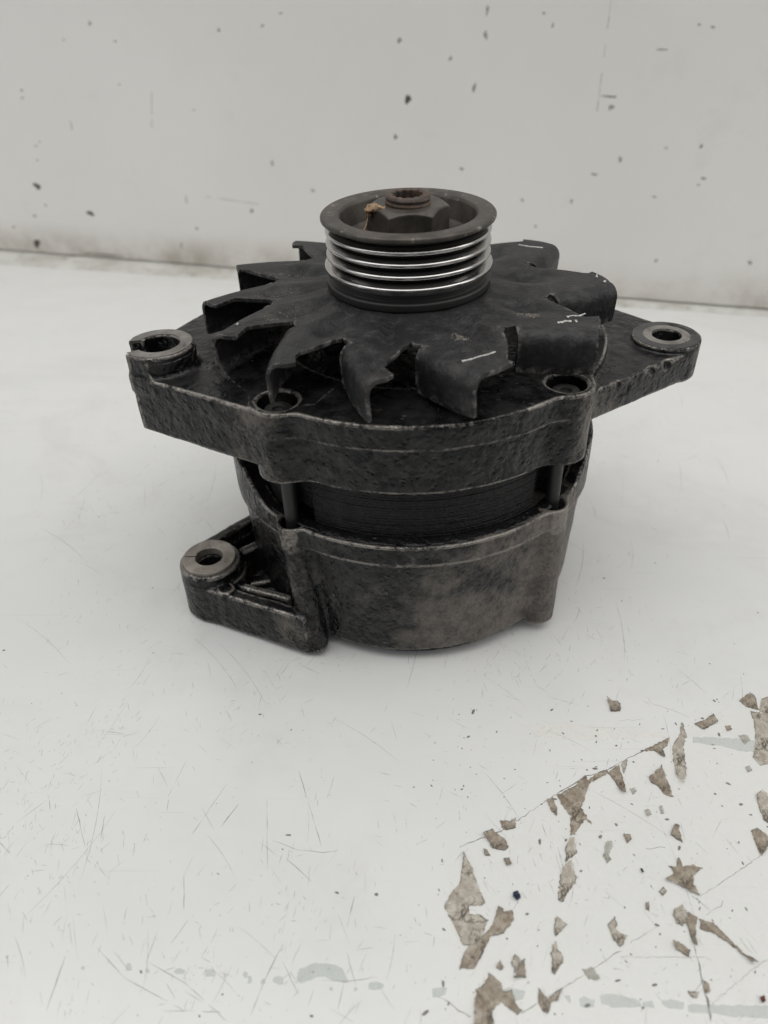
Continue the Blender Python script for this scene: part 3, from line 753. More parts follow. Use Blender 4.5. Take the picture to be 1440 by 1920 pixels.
# ---------------------------------------------------------------- torn film and crumbs stuck to the table
G = 'torn adhesive scraps on the table'
SCR = {  # key: (name, material, thickness mm, label, category)
 'A': ('film_scrap', 'film_pale', .14, 'largest torn film scrap, tall pointed and pale tan, touching a brown smear', 'film scrap'),
 'B': ('adhesive_smear', 'film_brown', .20, 'dark brown adhesive smear slanting away from the tall pointed film scrap', 'adhesive smear'),
 'C': ('film_scrap', 'film_brown', .16, 'large jagged grey-brown film scrap lying next to the brown smear', 'film scrap'),
 'D': ('film_scrap', 'film_brown', .16, 'two-winged brown film scrap beside the large jagged scrap', 'film scrap'),
 'E': ('film_scrap', 'film_brown', .14, 'widest brown scrap hanging like a forked tail from the torn film edge', 'film scrap'),
 'F': ('film_scrap', 'film_brown', .16, 'narrow brown scrap beside the forked scrap on the torn film edge', 'film scrap'),
 'G': ('film_scrap', 'film_brown', .12, 'thin strip of residue running along the torn film edge', 'film scrap'),
 'H': ('film_scrap', 'film_brown', .18, 'fang-shaped brown scrap pointing away from the torn film edge', 'film scrap'),
 'I': ('film_scrap', 'film_pale', .12, 'tiny pale sliver next to the fang-shaped scrap', 'film scrap'),
 'J': ('film_scrap', 'film_brown', .18, 'jagged toothed brown scrap on the torn film edge nearest the leaf-shaped scrap', 'film scrap'),
 'K': ('film_scrap', 'film_pale', .14, 'tall leaf-shaped pale tan film scrap lying alone past the torn edge', 'film scrap'),
 'L': ('film_scrap', 'film_brown', .30, 'folded brown scrap with a clear tail beside the leaf-shaped scrap', 'film scrap'),
 'M': ('adhesive_crumb', 'film_brown', .5, 'lone dark adhesive crumb on the bare table outside the torn film edge', 'adhesive crumb'),
 'N': ('film_scrap', 'film_brown', .3, 'bow-shaped brown scrap between the leaf-shaped and shield-shaped scraps', 'film scrap'),
 'O': ('film_scrap', 'film_brown', .22, 'shield-shaped brown scrap touching the long pale film band', 'film scrap'),
 'P': ('film_scrap', 'film_pale', .12, 'square pale scrap next to the shield-shaped scrap', 'film scrap'),
 'Q': ('film_scrap', 'film_pale', .10, 'long wide pale film band crossing the green stripe', 'film scrap'),
 'R': ('film_scrap', 'film_clear', .12, 'small pale scrap lying on the short green stripe', 'film scrap'),
 'S': ('film_scrap', 'film_pale', .16, 'speckled pale film scrap beside the wrinkled brown-edged scrap', 'film scrap'),
 'T': ('film_scrap', 'film_brown', .25, 'wrinkled brown-edged scrap beside the speckled pale scrap', 'film scrap'),
 'U': ('film_scrap', 'film_brown', .35, 'dark arrowhead-shaped scrap with a clear top corner', 'film scrap'),
 'V': ('adhesive_crumb', 'film_brown', .45, 'reddish brown adhesive crumb with two horns', 'adhesive crumb'),
 'W': ('film_scrap', 'film_clear', .16, 'crinkled clear film shred beside the reddish brown crumb', 'film scrap'),
 'X': ('film_scrap', 'film_brown', .25, 'star-shaped brown film scrap with spread points', 'film scrap'),
 'Y': ('film_scrap', 'film_pale', .2, 'little tan scrap tucked under the star-shaped scrap', 'film scrap'),
 'Z': ('adhesive_crumb', 'film_brown', .35, 'small brown crumb by the curled end of the forked tape strip', 'adhesive crumb'),
 'AA': ('film_scrap', 'film_pale', .16, 'pale torn shred touching the brown-banded oval scrap', 'film scrap'),
 'BB': ('film_scrap', 'film_pale', .18, 'long oval clear scrap with a dark brown band across', 'film scrap'),
 'CC': ('film_scrap', 'film_pale', .2, 'pale scrap with one dark brown corner beside the banded oval scrap', 'film scrap'),
 'DD': ('film_scrap', 'film_pale', .22, 'tapering tan scrap with a dark folded top', 'film scrap'),
 'EE': ('film_scrap', 'film_pale', .16, 'mottled tan scrap shaped like a boot', 'film scrap'),
 'FF': ('film_scrap', 'film_clear', .14, 'faint pale triangular scrap on the thin scored line', 'film scrap'),
 'GG': ('film_scrap', 'film_pale', .25, 'upright pale petal leaning on the dark triangular scrap', 'film scrap'),
 'HH': ('film_scrap', 'film_brown', .35, 'dark brown triangular scrap next to the pale petal', 'film scrap'),
 'II': ('adhesive_crumb', 'film_brown', .5, 'small dark crumb beside the pale petal scrap', 'adhesive crumb'),
 'JJ': ('film_scrap', 'film_brown', .4, 'rolled-up boat-shaped brown scrap between the forked tape legs', 'film scrap'),
 'MM': ('film_scrap', 'film_brown', .2, 'oval brown scrap touching the long thin tape stem', 'film scrap'),
 'NN': ('film_scrap', 'film_pale', .12, 'faint pale scrap across the tape stem from the oval scrap', 'film scrap'),
 'OO': ('film_scrap', 'film_brown', .25, 'curled leafy brown scrap on the torn film edge beside the crown-shaped scrap', 'film scrap'),
 'PP': ('film_scrap', 'film_brown', .2, 'crown-shaped brown scrap next to the curled leafy scrap', 'film scrap'),
 'RR': ('adhesive_crumb', 'film_brown', .3, 'small slanted crumb beside the curled leafy scrap', 'adhesive crumb'),
 'SS': ('adhesive_crumb', 'film_brown', .5, 'knobbly brown crumb beside the navy plastic chip', 'adhesive crumb'),
 'TT': ('plastic_chip', 'navy', .6, 'tiny navy blue plastic chip lying on the table', 'plastic chip'),
 'UU': ('adhesive_crumb', 'film_brown', .25, 'round greyish crumb beside the bow-shaped scrap', 'adhesive crumb'),
 'RC': ('dirt_crumb', 'red_crumb', .8, 'tiny red-brown dirt crumb alone beyond the tape stem', 'crumb'),
 'WW': ('dirt_crumb', 'dark_chip', .5, 'tiny black seed-like crumb near the star-shaped scrap', 'crumb'),
}
BUB = 'tiny clear adhesive droplets near the torn edge'
DROP = {'XA': 'squarish clear droplet beside the folded scrap and a thinner droplet', 'XB': 'thin upright clear droplet next to the squarish droplet',
        'XC': 'round clear droplet between the fang-shaped and the folded scraps', 'XD': 'oval clear droplet beside the end of the long pale film band'}
for k in ('XA', 'XB', 'XC', 'XD'):
    SCR[k] = ('adhesive_droplet', 'film_clear', .3, DROP[k], 'droplet')
from mathutils.geometry import delaunay_2d_cdt
def inside(pts, x, y):
    c = False; n = len(pts)
    for i in range(n):
        (ax, ay), (bx, by) = pts[i], pts[i - 1]
        if (ay > y) != (by > y) and x < (bx - ax) * (y - ay) / (by - ay) + ax: c = not c
    return c
def scrap(key, name, mat, th, seed):
    """thin torn flake: ragged outline, wrinkled top, some corners curling off the table"""
    r = np.random.RandomState(seed + 500)
    small = abs(area2(FLAKE_OUTLINES[key])) < 8
    p = np.array(ccw([tuple(a) for a in rough_outline(FLAKE_OUTLINES[key], .45 if small else .65, .06 if small else .13, seed)]))
    c = p.mean(0); n = len(p)
    lo, hi = p.min(0), p.max(0); stp = .55 if small else .8
    grid = [(x + r.uniform(-.2, .2), y + r.uniform(-.2, .2)) for x in np.arange(lo[0], hi[0], stp) for y in np.arange(lo[1], hi[1], stp)]
    grid = [g for g in grid if inside(p, *g) and np.min(np.hypot(p[:, 0] - g[0], p[:, 1] - g[1])) > .3]
    vs, es, fs = delaunay_2d_cdt([Vector(q) for q in p] + [Vector(q) for q in grid], [], [list(range(n))], 1, 1e-4)[:3]
    P = np.array([(q.x, q.y) for q in vs]); m = len(P)
    ph = r.uniform(0, 6.28, 6); k = r.uniform(.7, 1.5, 4)
    wr = np.abs(np.sin(P[:, 0] * k[0] + P[:, 1] * k[1] + ph[0])) * .5 + .5 * np.abs(np.sin(P[:, 0] * k[2] * 1.7 - P[:, 1] * k[3] * 1.7 + ph[1]))
    dirn = r.uniform(0, 6.28); span = max(hi - lo)
    t = ((P - c) @ np.array((math.cos(dirn), math.sin(dirn)))) / span + .5
    curl = np.clip((t - .55) / .45, 0, 1) ** 2
    H = .05 + th * (.35 + 1.1 * wr * r.uniform(.6, 1.4, m)) + curl * min(1.3, .09 * span + th)
    B = np.maximum(.03, H - th * .8 - .04) * (curl > 0) + .03 * (curl <= 0)
    v = [((x - c[0]) * MM, (y - c[1]) * MM, z * MM) for (x, y), z in zip(P, H)] + [((x - c[0]) * MM, (y - c[1]) * MM, z * MM) for (x, y), z in zip(P, B)]
    f = []; cnt = {}
    for t3 in fs:
        t3 = list(t3)
        a2 = sum(P[t3[i - 1]][0] * P[t3[i]][1] - P[t3[i]][0] * P[t3[i - 1]][1] for i in range(len(t3)))
        if a2 < 0: t3 = t3[::-1]
        f += [t3, [i + m for i in t3[::-1]]]
        for a, e in zip(t3, t3[1:] + t3[:1]): cnt[(a, e)] = 1
    rim = [(a, e) for a, e in cnt if (e, a) not in cnt]
    f += [[e, a, a + m, e + m] for a, e in rim]
    nf = len(f)
    if mat.startswith('film') and mat != 'film_clear':
        for a, e in rim:                       # dark torn rim, broken here and there
            mid = (P[a] + P[e]) / 2
            if math.sin(mid[0] * .9 + ph[2]) + math.sin(mid[1] * 1.1 + ph[3]) + r.normal(0, .5) < .1: continue
            d = P[e] - P[a]; nn = np.array((-d[1], d[0])) / (np.linalg.norm(d) + 1e-9); w = r.uniform(.1, .34); k0 = len(v)
            for q, s, z in ((a, -.03, H[a]), (e, -.03, H[e]), (e, w, H[e]), (a, w, H[a])):
                x, y = P[q] + nn * s - c
                v.append((x * MM, y * MM, (z + .05) * MM))
            f.append([k0, k0 + 1, k0 + 2, k0 + 3])
    me = mesh_from(name, v, f, False)
    me.materials.append(M[mat]); me.materials.append(M['scratch_dark'])
    me.polygons.foreach_set('material_index', [0] * nf + [1] * (len(f) - nf))
    o = link(name, me, None)
    o.location = (c[0] * MM, c[1] * MM, 0)
    return o
for i, (k, (nm, mt, th, lab, cat)) in enumerate(SCR.items()):
    o = scrap(k, nm, mt, th, 200 + i)
    tag(o, lab, cat, BUB if nm == 'adhesive_droplet' else G)
# the forked tape strip: three pieces that tore as one
fork = bpy.data.objects.new('forked_tape_strip', None); COL.objects.link(fork)
fc = np.array(FLAKE_OUTLINES['KS']).mean(0)
fork.location = (fc[0] * MM, fc[1] * MM, 0)
tag(fork, 'forked wrinkled tape strip with a curled end and one long leg', 'tape strip', G)
for k, nm, th in (('KK', 'curled_end', .4), ('KS', 'stem', .3), ('KR', 'leg', .25)):
    o = scrap(k, nm, 'film_brown' if k != 'KK' else 'film_pale', th, 77)
    o.location = Vector(o.location) - Vector(fork.location)
    o.parent = fork

# ---------------------------------------------------------------- the alternator
axis = Vector((-.02952638, .01693421, .99942055)); ax_x = Vector((.99956400, .00050022, .02952214)); ax_y = axis.cross(ax_x)
P0 = Vector((7.84755, 259.86250, -77.75511 + 221.8))
alt = bpy.data.objects.new('alternator', None)
COL.objects.link(alt)
alt.empty_display_size = .03
mat3 = Matrix((ax_x, ax_y, axis)).transposed()
foot = (P0 - axis * Z0) * MM
alt.matrix_world = Matrix.Translation(foot) @ mat3.to_4x4()
tag(alt, 'used black car alternator with ribbed pulley and finned fan standing upright on the white table', 'alternator')

BOLT = [(math.radians(a), r) for a, r in ((-129.3, 66.3), (-42.6, 65.6), (48.0, 66.0), (137.5, 66.0))]
BC = [(r * math.cos(a), r * math.sin(a)) for a, r in BOLT]

# front housing -------------------------------------------------------------
LB = (-83.7, -23.8)
def front_housing(X, Y, Z):
    r = np.hypot(X, Y)
    posts = None
    for cx, cy in BC:
        d = ci(X, Y, cx, cy, 9.0)
        posts = d if posts is None else np.minimum(posts, d)
    body = ext(smin(r - 67.6, posts + (Z + 41) * -.012, 5.0), Z, -66.6, -41.0, .4)
    lip = ext(smin(r - 69.4, posts, 4.0), Z, -49.9, -41.0, .3)
    D = np.minimum(body, lip)
    # right lug, a little lower than the disc
    rl = poly(X, Y, [(31, -54), (57.6, -46.2), (94.2, -21.6), (99.5, -14), (98.8, -6.0), (77.4, 19.2), (56, 44), (0, 0)])
    rl = ext(np.minimum(rl, ci(X, Y, 89, -11.2, 11.5)), Z, -54.0, -43.1, 1.1)
    D = smin(D, rl, 1.2)
    D = np.minimum(D, ext(ci(X, Y, 89, -11.2, 11.6), Z, -54.3, -41.2, .5))
    # left lug with its raised slotted boss
    ll = poly(X, Y, [(-30, -55), (-48.6, -57.2), (-92.9, -31.6), (-94.6, -21.5), (-91.0, -3), (-75.5, 23.5), (-52, 47), (0, 0)])
    D = smin(D, ext(ll, Z, -61.4, -41.0, .5), 1.0)
    bs = np.minimum(ci(X, Y, LB[0], LB[1], 11.4), poly(X, Y, [(-84, -12.6), (-84.5, -36.2), (-92.7, -31.8), (-94.6, -21.5), (-93.4, -17.6)]))
    bs = np.maximum(bs, ll - .05)
    D = smin(D, ext(bs, Z, -46.0, -33.4, .6), 2.6)
    # cuts
    cut = np.minimum(ci(X, Y, LB[0], LB[1], 6.8), seg(X, Y, (LB[0], LB[1] - 1.2), (-104, -27.6)) - 4.9)
    D = np.maximum(D, -ext(cut, Z, -80, -20, 0))
    D = np.maximum(D, -ext(ci(X, Y, 89, -11.2, 4.9), Z, -80, -20, 0))
    for cx, cy in BC:
        D = smax(D, -ext(ci(X, Y, cx, cy, 6.4), Z, -47.5, -20, .3), .8)
    D = smax(D, -ext(r - 44, Z, -46, -20, 3), 2.5)
    D = np.maximum(D, -ext(r - 56, Z, -80, -52, 0))
    # chips knocked out of the right lug's front edge and the rim
    for cx, cy, cz, cr in ((86.0, -28.6, -43.5, 2.4), (79.5, -32.5, -43.6, 1.7), (66.5, -41.3, -43.6, 1.6), (70.5, -38.5, -46.5, 1.3), (-63, -49.8, -42.2, 1.2), (53, -53.4, -46.5, 1.2)):
        D = smax(D, cr - np.sqrt((X - cx) ** 2 + (Y - cy) ** 2 + ((Z - cz) * .8) ** 2), .5)
    return D + .07 * wob(X, Y, Z)
fh = sdf_object('front_housing', front_housing, (-97, -78, -63 - 5), (103, 78, -32), .55, M['cast_front'], alt)

def flat_ring(name, outer, inner, z, mat, parent, th=.12):
    """thin machined face between two outlines of equal length"""
    n = len(outer)
    v = [(x, y, z) for x, y in outer] + [(x, y, z) for x, y in inner] + [(x, y, z + th) for x, y in outer] + [(x, y, z + th) for x, y in inner]
    f = []
    for i in range(n - 1):
        j = i + 1
        f += [(2 * n + i, 2 * n + j, 3 * n + j, 3 * n + i), (i, j, 2 * n + j, 2 * n + i), (n + j, n + i, 3 * n + i, 3 * n + j)]
    return link(name, mesh_from(name, A(v), f, False), mat, parent)
# worn top of the slotted boss: follows the C shape
ang = np.linspace(math.radians(-138), math.radians(159), 60)
ou = [(LB[0] + 11.0 * math.cos(a), LB[1] + 11.0 * math.sin(a)) for a in ang]
inn = [(LB[0] + 7.2 * math.cos(a), LB[1] + 7.2 * math.sin(a)) for a in ang]
ou = [(-92.2, -31.2)] + [(max(x, -93.6), y) for x, y in ou] + [(-94.0, -21.2)]
inn = [(-92.6, -30.6)] + inn + [(-94.0, -21.9)]
flat_ring('worn_boss_face', ou, inn, -33.42, M['worn_face'], fh)
ang = np.linspace(0, 2 * math.pi, 65)
flat_ring('eye_face', [(89 + 7.9 * math.cos(a), -11.2 + 7.9 * math.sin(a)) for a in ang], [(89 + 5.1 * math.cos(a), -11.2 + 5.1 * math.sin(a)) for a in ang], -41.24, M['worn_face'], fh)
flat_ring('eye_outer_face', [(89 + 11.1 * math.cos(a), -11.2 + 11.1 * math.sin(a)) for a in ang], [(89 + 7.95 * math.cos(a), -11.2 + 7.95 * math.sin(a)) for a in ang], -41.26, M['worn_face_grey'], fh)

# stator --------------------------------------------------------------------
NA = 360
sv, sf = [], []
sz = [-63.0, -66.8]; sr = [-.3, -.3]
lr = np.random.RandomState(12)
for i in range(19):
    z = -67.0 - i * 1.1; o = lr.uniform(.0, .16)
    sz += [z, z - .12, z - .95, z - 1.08]; sr += [o - .1, o, o, o - .1]
for zi, z in enumerate(sz):
    for k in range(NA):
        t = 2 * math.pi * k / NA
        dd = min(abs(math.atan2(math.sin(t - a), math.cos(t - a))) for a, _ in BOLT)
        x = (math.degrees(dd) - 4.8) / 1.2
        s = min(max(x, 0), 1)
        R = 56.8 + (62.4 - 56.8 + sr[zi]) * s
        sv.append((R * math.cos(t), R * math.sin(t), z))
for i in range(len(sz) - 1):
    for k in range(NA):
        l = (k + 1) % NA
        sf.append((i * NA + l, i * NA + k, (i + 1) * NA + k, (i + 1) * NA + l))
link('stator', mesh_from('stator', A(sv), sf, False), M['stator'], alt)

# rear housing --------------------------------------------------------------
AB = (-79.2, -33.5)
def rear_housing(X, Y, Z):
    r = np.hypot(X, Y)
    phi = np.degrees(np.arctan2(Y, X))
    off = np.abs((phi + 86 + 180) % 360 - 180)
    s = np.clip((off - 51.5) / 17, 0, 1); rise = 10.5 * s * s * (3 - 2 * s)
    top = Z - (-87.5 + rise)
    tp = np.clip((-96 - Z) / 43.6, 0, 1)
    R = np.where(Z > -96, 68.3 + s * 1.0, 66.7 - 2.2 * tp + s * 1.0)
    posts = None
    t = np.clip((-87.5 - Z) / 54.5, 0, 1)
    for i, (cx, cy) in enumerate(BC):
        if i == 0:
            d = np.hypot(X - (-42.6 + 4.9 * t), Y - (-52.2 - 6.4 * t)) - (4.9 - .2 * t)
        else:
            k = 65.0 / math.hypot(cx, cy)
            d = ci(X, Y, cx * k, cy * k, 6.4)
        posts = d if posts is None else np.minimum(posts, d)
    side = smin(r - R, posts, 3.0)
    bot_b = -139.6 - Z
    body = np.maximum(smax(r - R, top, .6), bot_b)
    full = smax(smax(side, top, .4), -142.0 - Z, 1.2)
    pz = np.maximum(smin(posts, np.maximum(r - R + 1.5, posts - 3), 3.0), -142.0 - Z)
    D = np.minimum(body, np.maximum(full, np.minimum(bot_b, pz)))
    # arm
    arm = poly(X, Y, [(-36.5, -56), (-40.2, -63.2), (-84.2, -44.0), (-89.0, -39.5), (-91.0, -33.0), (-88.2, -25.6), (-58, 6), (-30, 10)])
    a = ext(arm, Z, -142.0, -124.0, 1.0)
    pock = smax(arm + 5.2, -(ci(X, Y, AB[0], AB[1], 13.6)), 2)
    a = smax(a, -ext(pock, Z, -134.5, -100, 1.5), 1.5)
    back = np.maximum(ext(seg(X, Y, (-85.0, -24.5), (-58, 4.0)) - 2.6, Z, -142, -119.8, 1), arm)
    a = smin(a, back, 1.5)
    for q0, q1, zt, w in (((-75, -31), (-52, -14), -121.5, 2.2), ((-74, -38), (-48, -48), -126.5, 1.6), ((-72, -34), (-50, -30), -131, 3.0)):
        a = smin(a, ext(seg(X, Y, q0, q1) - w, Z, -140, zt, 1.2), 1.6)
    for cx, cy in ((-71.6, -46.0), (-79.5, -18.8)):
        a = smin(a, ext(ci(X, Y, cx, cy, 3.4), Z, -140, -123.4, .5), .8)
    D = smin(D, a, .9)
    D = smin(D, ext(ci(X, Y, AB[0], AB[1], 11.7), Z, -142, -119.4, 1.2), 1.6)
    # cuts
    D = np.maximum(D, -ext(ci(X, Y, AB[0], AB[1], 9.0), Z, -122, -100, 0))
    D = np.maximum(D, -ext(ci(X, Y, AB[0], AB[1], 5.3), Z, -150, -100, 0))
    for cx, cy in BC:
        D = smax(D, -ext(ci(X, Y, cx, cy, 4.6), Z, -97, -60, .3), .8)
    D = smax(D, -ext(r - 62.9, Z, -90.5, -60, .3), .6)
    D = np.maximum(D, -ext(r - 61, Z, -160, -137, 1))
    return D + .08 * wob(X, Y, Z)
rh = sdf_object('rear_housing', rear_housing, (-93.5, -77, -143.5), (78, 78, -75), .58, M['cast_rear'], alt)

# black sludge lying on the ledge round the stator, and round the slotted boss
def sludge(X, Y, Z):
    r = np.hypot(X, Y)
    d = np.sqrt((np.maximum(np.abs(r - 64.6) - 1.7, 0)) ** 2 + ((Z + 87.9) * 1.2) ** 2) - .75
    d = d + .22 * wob(X, Y, Z, 1.9) + .15 * wob(Y, X, Z, 4.1)
    return np.maximum(d, Y + 28) * .8
sdf_object('grease_ledge', sludge, (-60, -69, -90), (62, -27, -85.8), .5, M['grease'], rh, .6)
def collar(X, Y, Z):
    r = np.hypot(X - LB[0], Y - LB[1])
    d = np.hypot(np.maximum(np.abs(r - 11.3) - .2, 0), np.maximum(np.abs(Z + 37.6) - 1.9, 0)) - .2
    d = d + .16 * wob(X, Y, Z, 2.3) + .1 * wob(Y, X, Z, 5)
    ang = np.degrees(np.arctan2(Y - LB[1], X - LB[0]))
    return np.maximum(d, np.maximum(ang - 62, -104 - ang) * .2) * .8
sdf_object('grease_collar', collar, (-97, -38, -42.5), (-70, -10, -34.2), .4, M['grease'], fh, .6)

def seam(X, Y, Z):
    r = np.hypot(X, Y)
    d = np.hypot(r - 62.9, (Z + 69.4) * 1.3) - .45 + .3 * wob(X, Y, Z, 2.6) + .18 * wob(Y, X, Z, 5)
    return np.maximum(d, Y + 28) * .8
sdf_object('grease_seam', seam, (-57, -65, -71), (57, -27, -67.8), .42, M['grease'], rh, .6)

# split steel bushing pressed into the arm
def bushing(X, Y, Z):
    d = ext(np.maximum(ci(X, Y, AB[0], AB[1], 10.3), -ci(X, Y, AB[0], AB[1], 5.2)), Z, -121.5, -118.0, .35)
    return np.maximum(d, -ext(seg(X, Y, AB, (AB[0] - 12, AB[1] + .6)) - .28, Z, -130, -110, 0))
sdf_object('bushing', bushing, (AB[0] - 11, AB[1] - 11, -122), (AB[0] + 11, AB[1] + 11, -117.4), .3, M['bushing'], rh, .6)

# through bolts ---------------------------------------------------------------
for cx, cy in BC:
    pr = [(0.01, -44.9), (1.7, -44.9), (1.9, -43.6), (4.2, -43.6), (4.7, -44.2), (4.7, -47.4), (2.4, -47.5), (2.4, -93)]
    lathe_object('through_bolt', pr, M['black_steel'], alt, 32, cx, cy, .15)

# rear cover that the alternator rests on, below the housing
def foot_z(x, y):   # height of the table plane in alternator coordinates under (x, y)
    base = P0
    return (-(base.z) - x * ax_x.z - y * ax_y.z) / axis.z
def rear_cover(X, Y, Z):
    d = ext(np.hypot(X, Y) - 60.2, Z, -150, -136.5, 1.0)  # made wide and carried down to the table to deepen the contact shadow
    return np.maximum(d, foot_z(0, 0) + .12 + (foot_z(1, 0) - foot_z(0, 0)) * X + (foot_z(0, 1) - foot_z(0, 0)) * Y - Z)
sdf_object('rear_cover', rear_cover, (-63, -63, -148), (63, 63, -135), 1.1, M['black_steel'], alt)

# pulley ----------------------------------------------------------------------
rim_edge = lambda r, z: 1.0 if (abs(r - 29) < .5 or abs(r - 23.0) < .5) and z > -1.8 else 0.0
pulley = lathe_object('pulley', [(8, -8.8), (19.5, -8.8), (21.4, -7.6), (22.5, -1.2), (23.1, -.15), (28.4, 0), (29.0, -.5), (29.0, -1.5), (28.0, -2.0), (25.4, -2.6), (24.6, -3.0), (24.6, -19.0)],
                      M['dark_steel'], alt, 160, 0, 0, .28, rim_edge)
gp = [(25.0, -2.4)]
zc = [-5.1, -8.95, -12.75, -16.5]
prev = -2.9
for i, z in enumerate(zc):
    rc = 27.75 if i < 3 else 28.55
    gp += [(24.7, (prev + z) / 2 - .35 if i else -3.1), (24.7, (prev + z) / 2 + .1 - .5 if i else -3.5)]
    gp += [(rc - .35, z + .62), (rc - .05, z + .32), (rc, z), (rc - .05, z - .3), (rc - .35, z - .6)]
    prev = z
gp[-1] = (28.3, -17.6); gp += [(26.4, -18.0), (26.2, -20.0)]
lathe_object('grooved_band', gp, M['belt_steel'], pulley, 160, 0, 0, .12)
lathe_object('base_ring', [(24, -18.2), (26.3, -18.3), (26.4, -20.7), (27.7, -21.0), (28.1, -21.4), (28.1, -23.4), (27.6, -23.9), (24, -23.95)], M['black_steel'], pulley, 160, 0, 0, .2)

# nut and shaft -----------------------------------------------------------------
def nut_sdf(X, Y, Z):
    d = None
    for k in range(3):
        a = math.radians(33 + 60 * k)
        e = np.abs(X * math.cos(a) + Y * math.sin(a)) - 12.0
        d = e if d is None else np.maximum(d, e)
    d = smax(ext(d, Z, -9.0, 2.4, .2), (np.hypot(X, Y) - 12.5 + (Z - 1.8) * 1.55) * .55, .3)
    return np.maximum(d, -(np.hypot(X, Y) - 6.5))
nut = sdf_object('pulley_nut', nut_sdf, (-15, -15, -9.6), (15, 15, 3.2), .28, M['dark_steel'], alt, .6)
def shaft_sdf(X, Y, Z):
    r = np.hypot(X, Y); t = np.arctan2(Y, X)
    th = .42 * np.abs(((Z + t / 6.2832 * 1.6) / 1.6) % 1 - .5) * 2
    d = np.maximum(r - 7.55 + th, np.abs(Z + 2) - 7.4)
    d = smax(d, (r - 6.9 + (Z - 5.4) * 1.0) * .7, .3)
    return smax(d, -np.maximum(r - 4.9 + .45 * np.cos(12 * t), -.5 - Z), .3)
sdf_object('shaft_end', shaft_sdf, (-9, -9, -8.8), (9, 9, 6.2), .25, M['rust'], alt, .6)
# lump of dried mud clinging to the nut's corner, with a trailing thread
def mud_sdf(X, Y, Z):
    d = np.sqrt(((X + 11.3) / 1.35) ** 2 + ((Y + 4.2) / 1.2) ** 2 + ((Z - 2.2) / .75) ** 2) - 1.7
    d = np.minimum(d, np.sqrt(((X + 9.4) / 1.5) ** 2 + (Y + 4.9) ** 2 + ((Z - 2.5) / .6) ** 2) - 1.2)
    d = np.minimum(d, np.sqrt((X + 13.0) ** 2 + (Y + 4.0) ** 2 + ((Z - 1.0) / 1.5) ** 2) - .9)
    return d * .8 + .32 * wob(X, Y, Z, 5.5)
sdf_object('mud_lump', mud_sdf, (-15.5, -8, -2.2), (-6, -.5, 5), .22, M['mud'], nut, .4)
def tube(vv, ff, pts, r, n=6):
    pts = np.array(pts, float); k0 = len(vv)
    d = np.gradient(pts, axis=0)
    for p, t in zip(pts, d):
        t = t / np.linalg.norm(t); u = np.cross(t, (.3, .2, .9)); u /= np.linalg.norm(u); w = np.cross(t, u)
        for k in range(n):
            a = 2 * math.pi * k / n
            vv.append(p + (u * math.cos(a) + w * math.sin(a)) * r)
    for i in range(len(pts) - 1):
        for k in range(n):
            l = (k + 1) % n
            ff.append((k0 + i * n + k, k0 + i * n + l, k0 + (i + 1) * n + l, k0 + (i + 1) * n + k))
v, f = [], []
tube(v, f, [(-12.8, -4.6, 1.4), (-13.2, -5.2, -.6), (-13.6, -6.4, -2.2), (-14.6, -7.4, -3.8), (-15.6, -8.4, -5.4), (-16.6, -8.8, -7.8)], .22)
link('mud_thread', mesh_from('mud_thread', A(v), f), M['mud'], nut)

